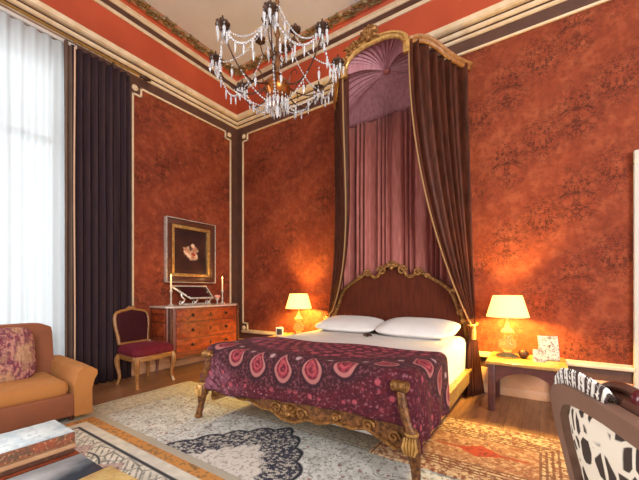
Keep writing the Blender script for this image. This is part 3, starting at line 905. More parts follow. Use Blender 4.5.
# side curtains gathered in tiebacks
ZTIE = .80
def side_curtain(g, label):
    loc = (XC+g*WW, 4.05, 0)
    t = thing('bed_curtain', label, 'curtain', loc, 0, 'side curtains of the bed canopy')
    T0 = (XC+g*(WW+(.06 if g > 0 else .075)), 4.03 if g > 0 else 4.10)
    nx, ny = g*.83, -.55
    def pt(r, v, off=0):
        P = (XC+g*lerp(AW+.01, WW-.01, r), lerp(AY+.01, YB-.06, r))
        if v < .78:
            w = v/.78; z = lerp(3.86+side_z(r)-AZ, ZTIE, w)
            Q = (T0[0]+g*(.035 if g > 0 else .11)*(r-.5), T0[1]+.11*(r-.5))
            e = w**2.0 if r < .999 else w
            e = lerp(w**2.1, w**1.3, r)
            x, y = lerp(P[0], Q[0], e if g > 0 else w**4), lerp(P[1], Q[1], e)
            am = (.044+.016*sin(r*23))*(1-.74*w**1.5)
        else:
            w = (v-.78)/.22; z = lerp(ZTIE, .012, w)
            sp = .11+.26*w**.7
            x, y = T0[0]+g*(.035+.10*w)*(r-.5)+g*.03*w, T0[1]-.02*w+sp*(r-.5)*.8
            am = .009+.022*w
        k = sin(2*PI*8*r+1.3*sin(r*11)+.3)
        k = math.copysign(abs(k)**.8, k)*am+off
        return (x+nx*k-loc[0], y+ny*k-loc[1], z)
    MB().grid(lambda u, v: pt(u, v), 112, 44).build('cloth', M['bedcurtain'], t, solid=.006)
    MB().tube([pt(0.0, v, .004) for v in [i/36*.78 for i in range(37)]], .010, 6).build('braid_edge', M['gold_braid'], t)['label'] = 'pale gold braid along the leading edge'
    tb = MB().tube([(T0[0]-loc[0]+.050*cos(a), T0[1]-loc[1]+.07*sin(a), ZTIE+.012*sin(a)) for a in [2*PI*k/24 for k in range(24)]], .011, 8, True).build('tieback', M['brightgold'], t)
    MB().lathe([(.0, .02), (.016, .015), (.02, 0), (.012, -.012), (.02, -.03), (.026, -.13), (0, -.13)], 10, (T0[0]-loc[0]+g*.03, T0[1]-loc[1]-.09, ZTIE-.03)).build('tassel', M['brightgold'], tb)
    return t
side_curtain(1, 'burgundy brown silk bed curtain tied back on the right of the bed')
side_curtain(-1, 'burgundy brown silk bed curtain tied back on the left of the bed')
# ------------------------------------------------------------------ commode
dl = (XL+.03, 3.225, 0)
cm = thing('commode', 'orange-brown marquetry chest of drawers against the wall under the painting', 'chest of drawers', dl)
def fr_(y): return .455+.05*(1-(y/.60)**2)
def plan(e, n=16): return [(0, -.64-e), (.40, -.64-e)]+[(fr_(-.56+1.12*i/n)+e, -.56+1.12*i/n+(e if i == n else 0)*0) for i in range(n+1)]+[(.40, .62+e), (0, .62+e)]
def pz(pts, z0, z1, b=0):
    return MB().prism(pts, lambda a, b_: (a, b_, z0), lambda a, b_: (a, b_, z1), b)
pz(plan(0), .27, .925).build('body', M['commode'], cm)
pz(plan(.018), .925, .952, .006).build('top', M['marble'], cm)
for y in (-.60, .60): MB().box(.40, .462, y-.024, y+.024, .27, .925, .01).build('corner_stile', M['darkwood'], cm)
for z0, z1 in ((.735, .905), (.50, .715), (.315, .48)):
    n = 16
    pts = [(fr_(-.535+1.07*i/n)-.01, -.535+1.07*i/n) for i in range(n+1)]+[(fr_(.535-1.07*i/n)+.012, .535-1.07*i/n) for i in range(n+1)]
    d = pz(pts, z0, z1, .004).build('drawer', M['marquetry'], cm)
    for y in (-.30, .30):
        x = fr_(y)+.012; zc = (z0+z1)/2
        MB().lathe([(0, 0), (.026, 0), (.022, .008), (.008, .012), (.008, .02), (.018, .028), (.012, .038), (0, .04)], 10, (x, y, zc), rotm('Y', PI/2)).build('knob', M['bronze'], d)
    MB().lathe([(0, 0), (.02, 0), (.014, .006), (0, .008)], 10, (fr_(0)+.012, 0, (z0+z1)/2), rotm('Y', PI/2), sx=1.3).build('escutcheon', M['bronze'], d)
for z0, z1 in ((.735, .905), (.50, .715), (.315, .48)): MB().box(.04, .37, -.648, -.637, z0, z1, .003).build('side_panel', M['marquetry'], cm); MB().box(.04, .37, .617, .628, z0, z1, .003).build('side_panel', M['marquetry'], cm)
n = 20
ap = [(-.55+1.1*i/n, .275) for i in range(n+1)]+[(.55-1.1*i/n, .255-.02*cos(2*PI*i/n*2)*.5-.02*(abs(i-n/2)/(n/2))) for i in range(n+1)]
MB().prism(ap, lambda a, b: (fr_(a)-.03, a, b), lambda a, b: (fr_(a)+.004, a, b)).build('apron', M['commode'], cm)
for x, y in ((.42, -.565), (.42, .565), (.05, -.565), (.05, .565)):
    s = 1 if x > .2 else 0
    q = 1 if y > 0 else -1
    MB().tube([(x, y, .30), (x+.012*s, y+q*.008, .22), (x+.008*s, y+q*.004, .12), (x+.012*s, y+q*.008, .04), (x+.02*s, y+q*.012, .0)], [.036, .034, .02, .017, .024], 8).build('leg', M['commode'], cm)

# objects on the commode
def candlestick(y, label):
    t = thing('candlestick', label, 'candlestick', (XL+.29, y, .952), 0, 'candlesticks on the chest of drawers')
    MB().lathe([(0, 0), (.05, 0), (.052, .008), (.03, .02), (.012, .035), (.010, .08), (.018, .095), (.010, .11), (.009, .17), (.016, .19), (.022, .21), (.02, .225), (0, .226)], 14).build('stick', M['silver'], t)
    c = MB().lathe([(0, .222), (.012, .222), (.0115, .40), (.004, .408), (0, .408)], 10).build('candle', M['candle'], t)
    MB().lathe([(0, .405), (.008, .415), (.010, .427), (.005, .448), (0, .465)], 8).build('flame', M['flame'], c)
    l = bpy.data.lights.new('candle light', 'POINT'); l.energy = 1.0; l.color = (1, .55, .2); l.shadow_soft_size = .03
    lo = bpy.data.objects.new('candle_light', l); COL.objects.link(lo); lo.parent = c; lo.location = (0.03, 0, .45)
candlestick(2.74, 'silver candlestick with lit candle at the window end of the chest')
candlestick(3.66, 'silver candlestick with lit candle at the corner end of the chest')
t = thing('display_tray', 'silver-rimmed tilted tray on a scrolled stand on the chest of drawers', 'tray', (XL+.26, 3.17, .952))
Rt = rotm('Y', math.radians(38))
def tp(x, y, z): v = Rt @ Vector((x, y, z)); return (v.x, v.y, v.z+.185)
rim = [tp(-.16, -.34, 0), tp(-.16, .28, 0), tp(.13, .24, 0), tp(.13, -.16, 0)]
MB().prism([(-.16, -.34), (-.16, .28), (.13, .24), (.13, -.16)], lambda a, b: tp(a, b, -.008), lambda a, b: tp(a, b, .004)).build('tray', M['bronze'], t)
mb = MB()
for i in range(4):
    a, b = Vector(rim[i]), Vector(rim[(i+1) % 4]); mb.tube([a, b], .015, 8); mb.ball(a, .016, 8)
mb.build('silver_rim', M['silver'], t)
mb = MB()
mb.box(-.12, .10, -.20, .19, .004, .02, .008, 2, Matrix.Translation((0, 0, .185)) @ Rt.to_4x4())
mb.build('tray_lining', M['darkvelvet'], t)
mb = MB()
for y in (-.24, -.02, .22):
    mb.tube(catmull([(.06, y-.06, .012), (.08, y-.02, .06), (.04, y+.02, .09), (.0, y, .13), (-.01, y, .2 if y else .19)], 5), .012, 6)
    mb.tube([(.06+.028*cos(q), y-.06+.0, .036+.028*sin(q)) for q in [2*PI*k/14 for k in range(14)]], .008, 6, True)
mb.tube([(.05, -.26, .014), (.05, .24, .014)], .014, 8); mb.tube([(-.03, -.26, .014), (-.03, .24, .014)], .014, 8)
mb.build('scrolled_stand', M['silver'], t)
mb = MB()
fl = thing('flower_bloom', 'small pink bloom in a silver cup beside the right candlestick', 'flower', (XL+.36, 3.50, .952))
MB().lathe([(0, 0), (.03, 0), (.012, .015), (.01, .05), (.03, .08), (.034, .1), (0, .1)], 12).build('cup', M['silver'], fl)
mb = MB(); mb.ball((0, 0, .125), .028, 8)
for k in range(7):
    a = k*2*PI/7; mb.ball((.026*cos(a), .026*sin(a), .118+.008*(k % 2)), .024, 8, (1, 1, .8))
mb.build('petals', M['pinkpetal'], fl)

# painting
pt = thing('framed_painting', 'dark flower painting in a deep gilded frame above the chest of drawers', 'painting', (XL, 3.245, 1.79))
hw, hh = .435, .485
def ring(mb, y0, z0, w, x0, x1, b=.006):
    mb.box(x0, x1, -y0, y0, z0-w, z0, b); mb.box(x0, x1, -y0, y0, -z0, -z0+w, b)
    mb.box(x0, x1, -y0, -y0+w, -z0+w, z0-w, b); mb.box(x0, x1, y0-w, y0, -z0+w, z0-w, b); return mb
ring(MB(), hw, hh, .085, .004, .075).build('outer_frame', M['darkwood'], pt)
ring(MB(), hw+.010, hh+.010, .010, .004, .085, .002).build('outer_edge', M['silver'], pt)['label'] = 'thin outer edge, window light put into its pale colour'  # pale silver paints the window light on the side of the frame
ring(MB(), hw-.085, hh-.085, .05, .004, .062).build('inner_frame', M['brightgold'], pt)
MB().box(.004, .022, -hw+.12, hw-.12, -hh+.12, hh-.12).build('canvas', M['painting'], pt, smooth=False)

# ------------------------------------------------------------------ small chair by the drape
ch = thing('side_chair', 'carved walnut side chair with wine red velvet seat beside the drape', 'chair', (-4.19, 2.24, 0), math.radians(6))
zb = .49
bo = [(-.19, .50), (-.195, .58), (-.215, .70), (-.222, .80), (-.205, .875), (-.15, .905), (-.08, .915), (0, .935), (.08, .915), (.15, .905), (.205, .875), (.222, .80), (.215, .70), (.195, .58), (.19, .50)]
def bk(y, z): return (-.205-(z-.45)*.13, y, z)
op = catmull([bk(y, z) for y, z in bo], 4)
bf = MB().tube(op, .021, 8).tube([bk(-.2, .505), bk(.2, .505)], .02, 8).build('back_frame', M['chairwood'], ch)
mb = MB()
for g in (-1, 1):
    mb.tube([bk(0, .945), bk(g*.03, .96), bk(g*.06, .935)], [.012, .014, .008], 6)
mb.ball(bk(0, .95), .018, 8)
mb.build('crest_carving', M['chairwood'], bf)
ins = [(y*.93, .52+(z-.50)*.93) for y, z in bo]
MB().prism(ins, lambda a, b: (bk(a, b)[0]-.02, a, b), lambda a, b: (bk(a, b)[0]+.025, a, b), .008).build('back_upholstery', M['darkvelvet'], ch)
seat = [(-.22, -.20), (.0, -.245), (.20, -.275), (.255, -.22), (.27, 0), (.255, .22), (.20, .275), (.0, .245), (-.22, .20)]
MB().prism(seat, lambda a, b: (a, b, .325), lambda a, b: (a, b, .385), .008).build('seat_rail', M['chairwood'], ch)
def cush(u, v):
    th = 2*PI*u; i = u*len(seat); k = int(i) % len(seat); q = i-int(i)
    a = [lerp(seat[k][j], seat[(k+1) % len(seat)][j], q) for j in (0, 1)]
    r, z = ((.97, 0), (1.02, .02), (1.02, .05), (.97, .08), (.85, .105), (.6, .12), (.3, .125), (0.001, .127))[min(int(v*7+.5), 7)]
    return (a[0]*r, a[1]*r, .385+z)
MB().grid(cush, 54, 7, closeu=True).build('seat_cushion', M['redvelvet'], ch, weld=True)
for x, y in ((.215, -.235), (.215, .235), (-.20, -.195), (-.20, .195)):
    s = 1 if x > 0 else -1
    g = 1 if y > 0 else -1
    MB().tube(catmull([(x, y, .37), (x+.022*s, y+g*.016, .30), (x+.012*s, y+g*.008, .20), (x-.004*s, y-g*.002, .10), (x+.014*s, y+g*.008, .03), (x+.026*s, y+g*.014, .0)], 3),
              [.032, .033, .034, .033, .030, .028, .025, .023, .021, .019, .018, .017, .019, .022, .023, .022], 8).build('leg', M['chairwood'], ch)

# ------------------------------------------------------------------ orange armchair
ac = thing('armchair', 'ochre brown plush armchair with rolled arms in front of the window', 'armchair', (-3.88, .855, 0), math.radians(-3))
W2 = .49
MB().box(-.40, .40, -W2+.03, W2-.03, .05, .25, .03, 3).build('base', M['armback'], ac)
def back(u, v):
    y = lerp(-W2+.10, W2-.10, u)
    k = v*4
    e = (1-(abs(2*u-1))**8)
    zt = .845*(.97+.03*e)
    prof = [(-.22, .22), (-.255, .5), (-.30, .78), (-.335, .845), (-.40, .85), (-.445, .80), (-.44, .5), (-.40, .10)]
    kk = v*(len(prof)-1); i = min(int(kk), len(prof)-2); q = kk-i
    x, z = lerp(prof[i][0], prof[i+1][0], q), lerp(prof[i][1], prof[i+1][1], q)
    return (x, y, z if z < .7 else .7+(z-.7)*(.75+.25*e))
mb = MB().grid(back, 24, 28)
def cap(g):
    prof = [(-.22, .22), (-.255, .5), (-.30, .76), (-.335, .812), (-.40, .815), (-.445, .78), (-.44, .5), (-.40, .10)]
    y = g*(W2-.10)
    mb.prism(prof, lambda a, b: (a, y, b), lambda a, b: (a*.98-.006, y+g*.02, b*.985))
cap(1); cap(-1)
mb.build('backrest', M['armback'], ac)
mb = MB().box(-.26, .41, -W2+.13, W2-.13, .24, .375, .055, 4)
mb.build('seat_cushion', M['armchair'], ac)
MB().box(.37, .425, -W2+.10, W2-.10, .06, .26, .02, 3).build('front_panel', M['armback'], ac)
for g in (1, -1):
    # arm: upright panel with a rolled, slightly flared top
    prof = [(-.055, .06), (-.06, .30), (-.062, .40), (-.05, .455), (-.01, .485), (.05, .48), (.085, .45), (.088, .41), (.075, .385), (.065, .36), (.068, .20), (.068, .06)]
    def arm(u, v):
        x = lerp(-.36, .44, u); kk = v*(len(prof)); i = int(kk) % len(prof); q = kk-int(kk)
        a, b = (lerp(prof[i][j], prof[(i+1) % len(prof)][j], q) for j in (0, 1))
        up = 1+.03*(1-u)-.06*max(0, u-.75)*(b > .3)
        fl = .02*u*(b > .35)
        cut = .0
        return (x+cut, g*(W2-.045+a*(1+.1*u)+fl), b*up)
    mb = MB().grid(lambda u, v: arm(u, v), 14, 24)
    for u in (0, 1):
        vs = [mb.bm.verts.new(arm(u, i/24)) for i in range(24)]; mb.bm.faces.new(vs)
    bmesh.ops.remove_doubles(mb.bm, verts=mb.bm.verts, dist=.0004)
    mb.build('arm', M['armchair'], ac)
for x in (-.34, .36):
    for y in (-.38, .38): MB().lathe([(0, .013 if x > 0 else 0), (.018, .013 if x > 0 else 0), (.026, .06), (0, .06)], 10, (x, y, 0)).build('foot', M['darkwood'], ac)
cu = MB().grid(pillow(.50, .46, .17), 44, 18, closeu=True).build('kilim_cushion', M['kilim'], weld=True)
cu.location = (-3.97, .86, .60); cu.rotation_euler = (0, math.radians(72), math.radians(-3))
tag(cu, 'faded purple kilim cushion leaning on the back of the ochre armchair', 'cushion')

# ------------------------------------------------------------------ coffee table and books
ct = thing('coffee_table', 'low dark wooden coffee table holding the stacked books', 'coffee table', (-1.62, .10, 0))
MB().box(-.42, .44, -.60, .545, .375, .412, .008).build('table_top', M['tabletop'], ct)
for x in (-.37, .39):
    for y in (-.55, .495): MB().box(x-.025, x+.025, y-.025, y+.025, .024, .375, .005).build('leg', M['tabletop'], ct)
def book(name, label, x0, x1, y0, y1, z, h, cov, spine='x', rz=0, group='books on the coffee table'):
    loc = ((x0+x1)/2, (y0+y1)/2, z)
    t = thing(name, label, 'book', loc, rz, group)
    hx, hy = (x1-x0)/2, (y1-y0)/2; c = .004
    mb = MB().box(-hx, hx, -hy, hy, 0, c, .0015).box(-hx, hx, -hy, hy, h-c, h, .0015).box(hx-c, hx, -hy, hy, 0, h, .0015)
    if isinstance(cov, tuple): cov, spm = cov
    else: spm = None
    b = mb.build('cover', cov, t)
    if spm is not None: MB().box(hx-.001, hx+.003, -hy+.001, hy-.001, .001, h-.001, .001).build('spine', spm, t)
    MB().box(-hx+.006, hx-c, -hy+.006, hy-.006, c, h-c).build('pages', M['pages'], t, smooth=False)
z = .413
for lab, dx, dy, h, cv in (('rust-covered book at the bottom of the stack on the coffee table', .03, .01, .018, M['cover_red']),
                       ('dark brown book, second from the bottom of the stack on the table', .0, -.004, .024, M['cover_dark']),
                       ('tan-covered book lying under the topmost thick book of the stack', .012, .0, .024, M['cover_tan']),
                       ('thick book with pale blue cover and floral spine, topmost of the stack', .0, .0, .047, (M['cover_blue'], M['spine_floral']))):
    book('book', lab, -2.03+dx*.4, -1.785+dx, .24+dy, .635+dy, z, h, cv); z += h+.0005
book('book', 'large glossy dark photo book lying flat beside the stack', -1.733, -1.43, .22, .638, .413, .026, M['cover_photo'])
book('book', 'yellow and rose covered book overlapping the glossy photo book', -1.46, -1.20, .36, .655, .4395, .018, M['cover_yellow'], rz=math.radians(4))

# ------------------------------------------------------------------ nightstands
def nightstand(x, y, label):
    t = thing('nightstand', label, 'nightstand', (x, y, 0), 0, 'nightstands beside the bed')
    MB().box(-.33, .33, -.31, .30, .455, .485, .008).build('top', M['nighttop'], t)
    for sx in (-.28, .28):
        for sy in (-.265, .255):
            MB().box(sx-.03, sx+.03, sy-.03, sy+.03, 0, .455, .006).build('leg', M['nightwood'], t)
    n = 20
    for sy in (-.27, .26):
        pts = [(-.25, .455), (-.25, .27)]+[(-.23+.46*i/n, .285+.11*sin(PI*i/n)**.7) for i in range(n+1)]+[(.25, .27), (.25, .455)]
        MB().prism(pts, lambda a, b: (a, sy-.012, b), lambda a, b: (a, sy+.012, b)).build('arched_apron', M['nightwood'], t)
    for sx in (-.285, .285):
        MB().box(sx-.01, sx+.01, -.24, .23, .33, .455).build('side_apron', M['nightwood'], t)
    return t
nightstand(-.115, 3.90, 'dark wooden nightstand with arched apron to the right of the bed')
nightstand(-3.06, 3.92, 'dark wooden nightstand between the bed and the chest of drawers')
def lamp(x, y, label, e=135):
    t = thing('table_lamp', label, 'lamp', (x, y, .485), 0, 'bedside lamps')
    MB().lathe([(0, 0), (.095, 0), (.105, .012), (.085, .03), (.045, .045), (.038, .07), (.075, .10), (.088, .135), (.075, .17), (.040, .195), (.036, .22), (.062, .245), (.066, .265), (.045, .29), (.025, .31), (.018, .36), (0, .36)], 24).build('glass_base', M['lampglass'], t)
    MB().tube([(0, 0, .35), (0, 0, .43)], .010, 8).build('stem', M['brass'], t)
    MB().grid(lambda u, v: (lerp(.196, .133, v)*cos(2*PI*u), lerp(.196, .133, v)*sin(2*PI*u), lerp(.418, .638, v)), 40, 6, closeu=True).build('lampshade', M['shade'], t, solid=.003)
    b = MB().ball((0, 0, .53), .03, 10, (1, 1, 1.3)).build('bulb', M['bulb'], t)
    l = bpy.data.lights.new('lamp light', 'POINT'); l.energy = e; l.color = (1, .68, .12); l.shadow_soft_size = .05
    lo = bpy.data.objects.new('lamp_light', l); COL.objects.link(lo); lo.parent = t; lo.location = (0, 0, .50)
    return t
lamp(-.28, 3.93, 'lit lamp with cream shade and glass base on the right nightstand')
lamp(-3.03, 3.96, 'lit lamp with cream shade left of the bed, near the room corner')
# bronze ball, cards and clock
tag(MB().lathe([(0, 0), (.022, 0), (.030, .008), (.046, .035), (.048, .052), (.036, .08), (.018, .09), (.02, .098), (0, .1)], 18).build('bronze_pot', M['bronze'], loc=(-.135, 3.93, .485)), 'small round bronze pot on the right nightstand beside the lamp', 'pot')
pc = thing('picture_stand', 'sketched card in a dark-edged stand leaning at the end of the right nightstand', 'picture frame', (.085, 3.94, .486), math.radians(18))
Mt = rotm('X', math.radians(-14)).to_4x4()
MB().box(-.085, .085, -.006, .006, 0, .245, .003, 2, Mt).build('backing', M['darkwood'], pc)
MB().box(-.092, .080, -.012, -.0055, .004, .24, 0, 2, Mt).build('card', M['sketch'], pc, smooth=False)
MB().tube([(0, .01, .15), (0, .12, .004)], .006, 6).build('easel_leg', M['darkwood'], pc)
sc = tag(MB().box(-.055, .055, -.004, .004, 0, .12, .001, 1, Mt).build('small_card', M['sketch'], loc=(.0, 3.815, .486), rotz=math.radians(4)), 'small sketched card leaning in front of the larger one on the nightstand', 'card')
ck = thing('alarm_clock', 'small white-framed clock on the nightstand left of the bed', 'clock', (-3.22, 3.74, .486), math.radians(38))
MB().box(-.055, .055, -.02, .02, 0, .14, .012, 3).build('case', M['white'], ck)
MB().box(-.038, .038, -.024, -.019, .03, .12, .004).build('face', M['black'], ck)

# ------------------------------------------------------------------ cow print chair in the foreground
cp = thing('upholstered_chair', 'brown wooden chair with cow print back and zebra ruffle, nearest on the right', 'chair', (.339, 1.158, 0), math.radians(25))
# local: faces +x, back plane leans to -x; y runs from the near end (-) to the far end (+)
def cb(y, z, d=0): return (-.14-(z-.45)*.20+d, y, z)
outer = [(-.27, .42), (-.275, .60), (-.27, .76), (-.25, .815), (-.19, .86), (-.10, .885), (0, .90), (.10, .905), (.17, .902), (.215, .885), (.245, .85), (.25, .76), (.235, .60), (.215, .42)]
inner = [(-.225, .46), (-.23, .60), (-.225, .74), (-.205, .775), (-.155, .812), (-.08, .836), (0, .85), (.09, .853), (.145, .85), (.18, .835), (.205, .80), (.21, .74), (.20, .60), (.185, .46)]
outer = [(y*1.4 if y < 0 else y, z) for y, z in outer]; inner = [(y*1.45 if y < 0 else y, z) for y, z in inner]
mb = MB(); bm = mb.bm
loops = []
for d, ol in ((-.012, outer), (-.012, inner), (.03, inner), (.03, outer)):
    loops.append([bm.verts.new(cb(y, z, d)) for y, z in ol])
n = len(outer)
for a, b in ((0, 1), (1, 2), (2, 3), (3, 0)):
    for i in range(n): bm.faces.new((loops[a][i], loops[a][(i+1) % n], loops[b][(i+1) % n], loops[b][i]))
mb.build('back_frame', M['taupewood'], cp)
def bulge(u, v):
    k = u*len(inner); i = int(k) % len(inner); q = k-int(k)
    y, z = (lerp(inner[i][j], inner[(i+1) % len(inner)][j], q) for j in (0, 1))
    y, z = lerp(-.01, y, v+.001), lerp(.67, z, v+.001)
    return cb(y, z, .012-.026*(1-v**4))
MB().grid(bulge, 56, 12, closeu=True).build('back_panel', M['cow'], cp, weld=False)
oc = [p for p in outer if p[1] > .8 and p[0] > -.01][::-1]
def ruf(u, v):
    k = u*(len(oc)-1); i = min(int(k), len(oc)-2); q = k-i
    y, z = lerp(oc[i][0], oc[i+1][0], q), lerp(oc[i][1], oc[i+1][1], q)
    a = PI*v
    h = .036*(1+.30*sin(u*2*PI*34))*(.1+.95*sin(PI*min(1, u*.75+.04)))
    yy, zz = y, z-.035
    cy, cz = y-0, z-.62
    L_ = math.hypot(cy, cz); ny, nz = cy/L_, cz/L_
    r = .030+h*sin(a)*1.1
    return cb(yy*1.0+ny*r*.7, zz+nz*r*1.0+.004, .004+.03*v)
MB().grid(ruf, 272, 6).build('zebra_ruffle', M['zebra'], cp, solid=.004)
mb = MB().tube(catmull([cb(.12, .88, .04), cb(.07, .925, .06), cb(.01, .935, .07), (cb(-.06, .915, .07)), cb(-.12, .895, .065), cb(-.24, .83, .05)], 5), .012, 8)
mb.tube(catmull([cb(.12, .88, .07), cb(.07, .915, .09), cb(.0, .92, .095), (cb(-.06, .905, .09)), cb(-.13, .88, .085), cb(-.24, .82, .07)], 5), .014, 8)
mb.tube(catmull([cb(.12, .87, .05), cb(.06, .895, .055), cb(.0, .90, .055), (cb(-.08, .885, .055)), cb(-.24, .815, .05)], 5), .02, 8)
mb.build('carved_crest', M['darkwood'], cp)
MB().ball(cb(-.03, .922, .07), .024, 12).tube([cb(-.03, .88, .07), cb(-.03, .90, .07)], .012, 8).build('finial', M['burgundy'], cp)
MB().box(-.18, .30, -.36, .24, .34, .40, .012).build('seat_rail', M['taupewood'], cp)
MB().box(-.12, .31, -.35, .235, .40, .48, .035, 3).build('seat_cushion', M['cow'], cp)
for x, y in ((-.13, -.34), (-.13, .205), (.27, -.335), (.27, .215)):
    s = -1 if x < 0 else 1
    MB().tube(catmull([(x, y, .40), (x+.01*s, y, .3), (x, y, .15), (x+.03*s, y, 0)], 4), [.030, .029, .028, .027, .026, .025, .024, .022, .021, .02, .02, .02, .021], 8).build('leg', M['taupewood'], cp)

# ------------------------------------------------------------------ chandelier
CHX, CHY = -2.06, 2.36
cd = thing('chandelier', 'crystal and bronze chandelier with eight curved arms hanging from the ceiling', 'chandelier', (CHX, CHY, 2.86))
Z0 = 2.86
MB().lathe([(0, ZC-Z0), (.07, ZC-Z0), (.075, ZC-Z0-.02), (.03, ZC-Z0-.05), (.012, ZC-Z0-.08), (0, ZC-Z0-.08)], 14).build('ceiling_rose', M['bronze'], cd)
MB().lathe([(0, .30), (.03, .30), (.022, .36), (.016, .40), (.028, .46), (.018, .50), (.014, .70), (.03, .74), (.016, .78), (.012, 1.0), (.022, 1.04), (.01, 1.08), (.008, ZC-Z0-.05), (0, ZC-Z0-.05)], 12).build('stem', M['giltwood'], cd)
MB().lathe([(0, .09), (.03, .10), (.085, .135), (.122, .19), (.125, .235), (.105, .28), (.06, .315), (.03, .335), (.045, .35), (.02, .37), (0, .37)], 20).build('globe', M['copper'], cd)
def prism_mesh(h, r):
    return MB().lathe([(0, 0), (r, -h*.18), (r*.8, -h*.6), (0, -h)], 6).lathe([(0, .022), (.007, .013), (0, .004)], 6)
proto = None
def crystal(x, y, z, parent, h=.075, r=.012):
    global proto
    if proto is None:
        o = prism_mesh(.075, .013).build('crystal_drop', M['crystal'], parent, smooth=False); proto = o
    else:
        o = proto.copy(); COL.objects.link(o); o.parent = parent
    o.location = (x, y, z); o.scale = (r/.012, r/.012, h/.075)
    o.rotation_euler = (0, 0, RND.random()*3)
    return o
armz = [(.07, .28), (.16, .20), (.27, .165), (.38, .19), (.47, .27), (.53, .36), (.575, .44)]
RA = .60
first = None
for i in range(8):
    a = 2*PI*(i+.80)/8
    ux, uy = cos(a), sin(a)
    if first is None:
        cv = catmull([(r, 0, z) for r, z in armz], 4)
        arm_ = MB().tube(cv, .0065, 8).tube(catmull([(.16, 0, .20), (.19, 0, .28), (.25, 0, .29), (.27, 0, .24)], 4), .0045, 6).build('arm', M['bronze'], cd)
        cup = MB().lathe([(0, .43), (.02, .435), (.03, .455), (.055, .47), (.058, .475), (.03, .475), (.018, .49), (.022, .51), (.010, .53), (.006, .56), (0, .562)], 14, (.575, 0, 0)).build('drip_pan', M['bronze'], arm_)
        mb = MB()
        for k in range(8):
            q = 2*PI*k/8; mb.ball((.575+.042*cos(q), .042*sin(q), .49), .020, 6, (1, 1, .8))
        mb.build('petal_collar', M['bronze'], cup)
        first = arm_
        for k in range(5):
            q = 2*PI*k/5; crystal(.575+.05*cos(q), .05*sin(q), .455, cup, .10)
    else:
        arm_ = first.copy(); COL.objects.link(arm_)
        for chd in first.children:
            c2 = chd.copy(); COL.objects.link(c2); c2.parent = arm_
            for g2 in chd.children:
                d2 = g2.copy(); COL.objects.link(d2); d2.parent = c2
    arm_.rotation_euler = (0, 0, a)
    arm_.parent = cd
# bead swags and lower basket
def beads(mb, p, q, sag, n, r, drops=False):
    W_ = []
    p, q = Vector(p), Vector(q)
    for k in range(n+1):
        t = k/n; c = p.lerp(q, t); c.z -= sag*4*t*(1-t)
        mb.ball(c, r, 4); W_.append(tuple(c))
        if drops and k % 4 == 2: mb.lathe([(0, .006), (.004, 0), (.010, -.03), (.007, -.075), (0, -.10)], 5, c)
    mb.tube(W_, .0025, 4)
    return mb
def ringpt(i, r, z): a = 2*PI*(i+.80)/8; return (r*cos(a), r*sin(a), z)
for i in range(8):
    beads(MB(), ringpt(i, .575, .47), ringpt(i+1, .575, .47), .19, 22, .0105, True).build('bead_swag', M['crystal'], cd)
    beads(MB(), ringpt(i, .56, .47), ringpt(i, .03, .98), .16, 26, .0085).build('bead_strand', M['crystal'], cd)
    beads(MB(), ringpt(i, .40, .20), ringpt(i, .05, .06), .05, 14, .0085).build('basket_strand', M['crystal'], cd)
for i in range(16):
    a = 2*PI*i/16
    crystal(.10*cos(a), .10*sin(a), .115, cd, .12)
for i in range(8):
    crystal(*ringpt(i+.5, .42, .30), cd, .10); crystal(*ringpt(i+.25, .30, .165), cd, .09)
for i in range(8):
    crystal(*ringpt(i, .11, .80), cd, .10); crystal(*ringpt(i+.5, .09, .60), cd, .12)
crystal(0, 0, .07, cd, .13, .02)
up = None
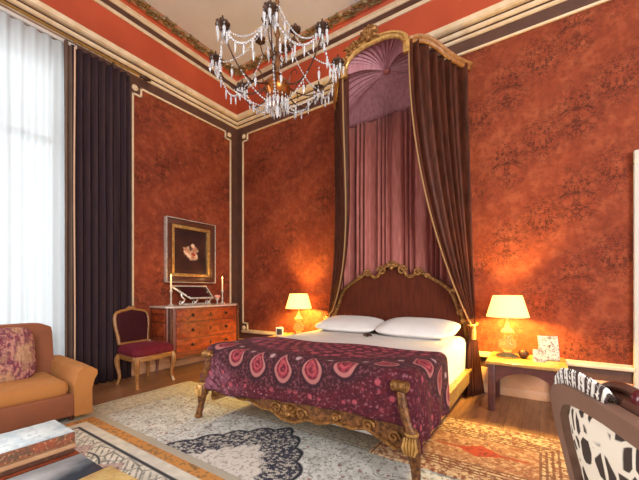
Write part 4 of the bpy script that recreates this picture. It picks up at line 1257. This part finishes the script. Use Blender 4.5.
for i in range(4):
    a = 2*PI*(i+.15)/4
    if up is None:
        up = MB().tube(catmull([(.015, 0, .56), (.08, 0, .53), (.15, 0, .58), (.185, 0, .70)], 5), .006, 6).build('upper_arm', M['bronze'], cd)
        mb = MB().lathe([(0, .69), (.03, .70), (.05, .72), (.02, .735), (.012, .78), (0, .785)], 12, (.185, 0, 0))
        for k in range(6): mb.ball((.185+.036*cos(k*PI/3), .036*sin(k*PI/3), .73), .021, 6)
        mb.build('flower_cup', M['bronze'], up); u2 = up
    else:
        u2 = up.copy(); COL.objects.link(u2); u2.parent = cd
        for chd in up.children:
            c2 = chd.copy(); COL.objects.link(c2); c2.parent = u2
    u2.rotation_euler = (0, 0, a)

# ------------------------------------------------------------------ daylight, camera, colour management
w = bpy.data.worlds.new('daylight'); S.world = w; w.use_nodes = True
bg = w.node_tree.nodes['Background']; bg.inputs[0].default_value = (.96, .97, 1.0, 1); bg.inputs[1].default_value = .52
def area(name, loc, rot, sx, sy, e, col=(1, 1, 1)):
    l = bpy.data.lights.new(name, 'AREA'); l.shape = 'RECTANGLE'; l.size = sx; l.size_y = sy; l.energy = e; l.color = col
    o = bpy.data.objects.new(name, l); COL.objects.link(o); o.location = loc; o.rotation_euler = rot; return o
area('window_daylight', (XL-.6, .85, 2.1), (0, -PI/2, 0), 3.9, 1.7, 58, (.93, .97, 1))
area('left_opening_fill', (XL-.5, -1.3, 2.1), (0, -PI/2, 0), 3.9, 1.6, 250, (1, .97, .93))  # fill behind the unseen opening, added for light from the left
ra = area('right_side_fill', (5.2, -2.6, 3.0), (0, 0, 0), 4, 4, 560, (1, .98, .95))  # unseen fill added on the open right side to brighten the left wall
ra.rotation_euler = (Vector((-4.6, 2.6, 2.2))-ra.location).to_track_quat('-Z', 'Y').to_euler()
cam = bpy.data.cameras.new('camera'); co = bpy.data.objects.new('camera', cam); COL.objects.link(co)
co.location = (0, 0, 1.18); co.rotation_euler = (PI/2, 0, math.radians(33.8))
cam.sensor_width = 36; cam.lens = 36*329/639; cam.shift_y = (290-240)/639; cam.clip_start = .05
S.camera = co
S.view_settings.view_transform = 'Standard'; S.view_settings.look = 'None'; S.view_settings.gamma = 1
S.view_settings.use_curve_mapping = False
S.view_settings.exposure = .46
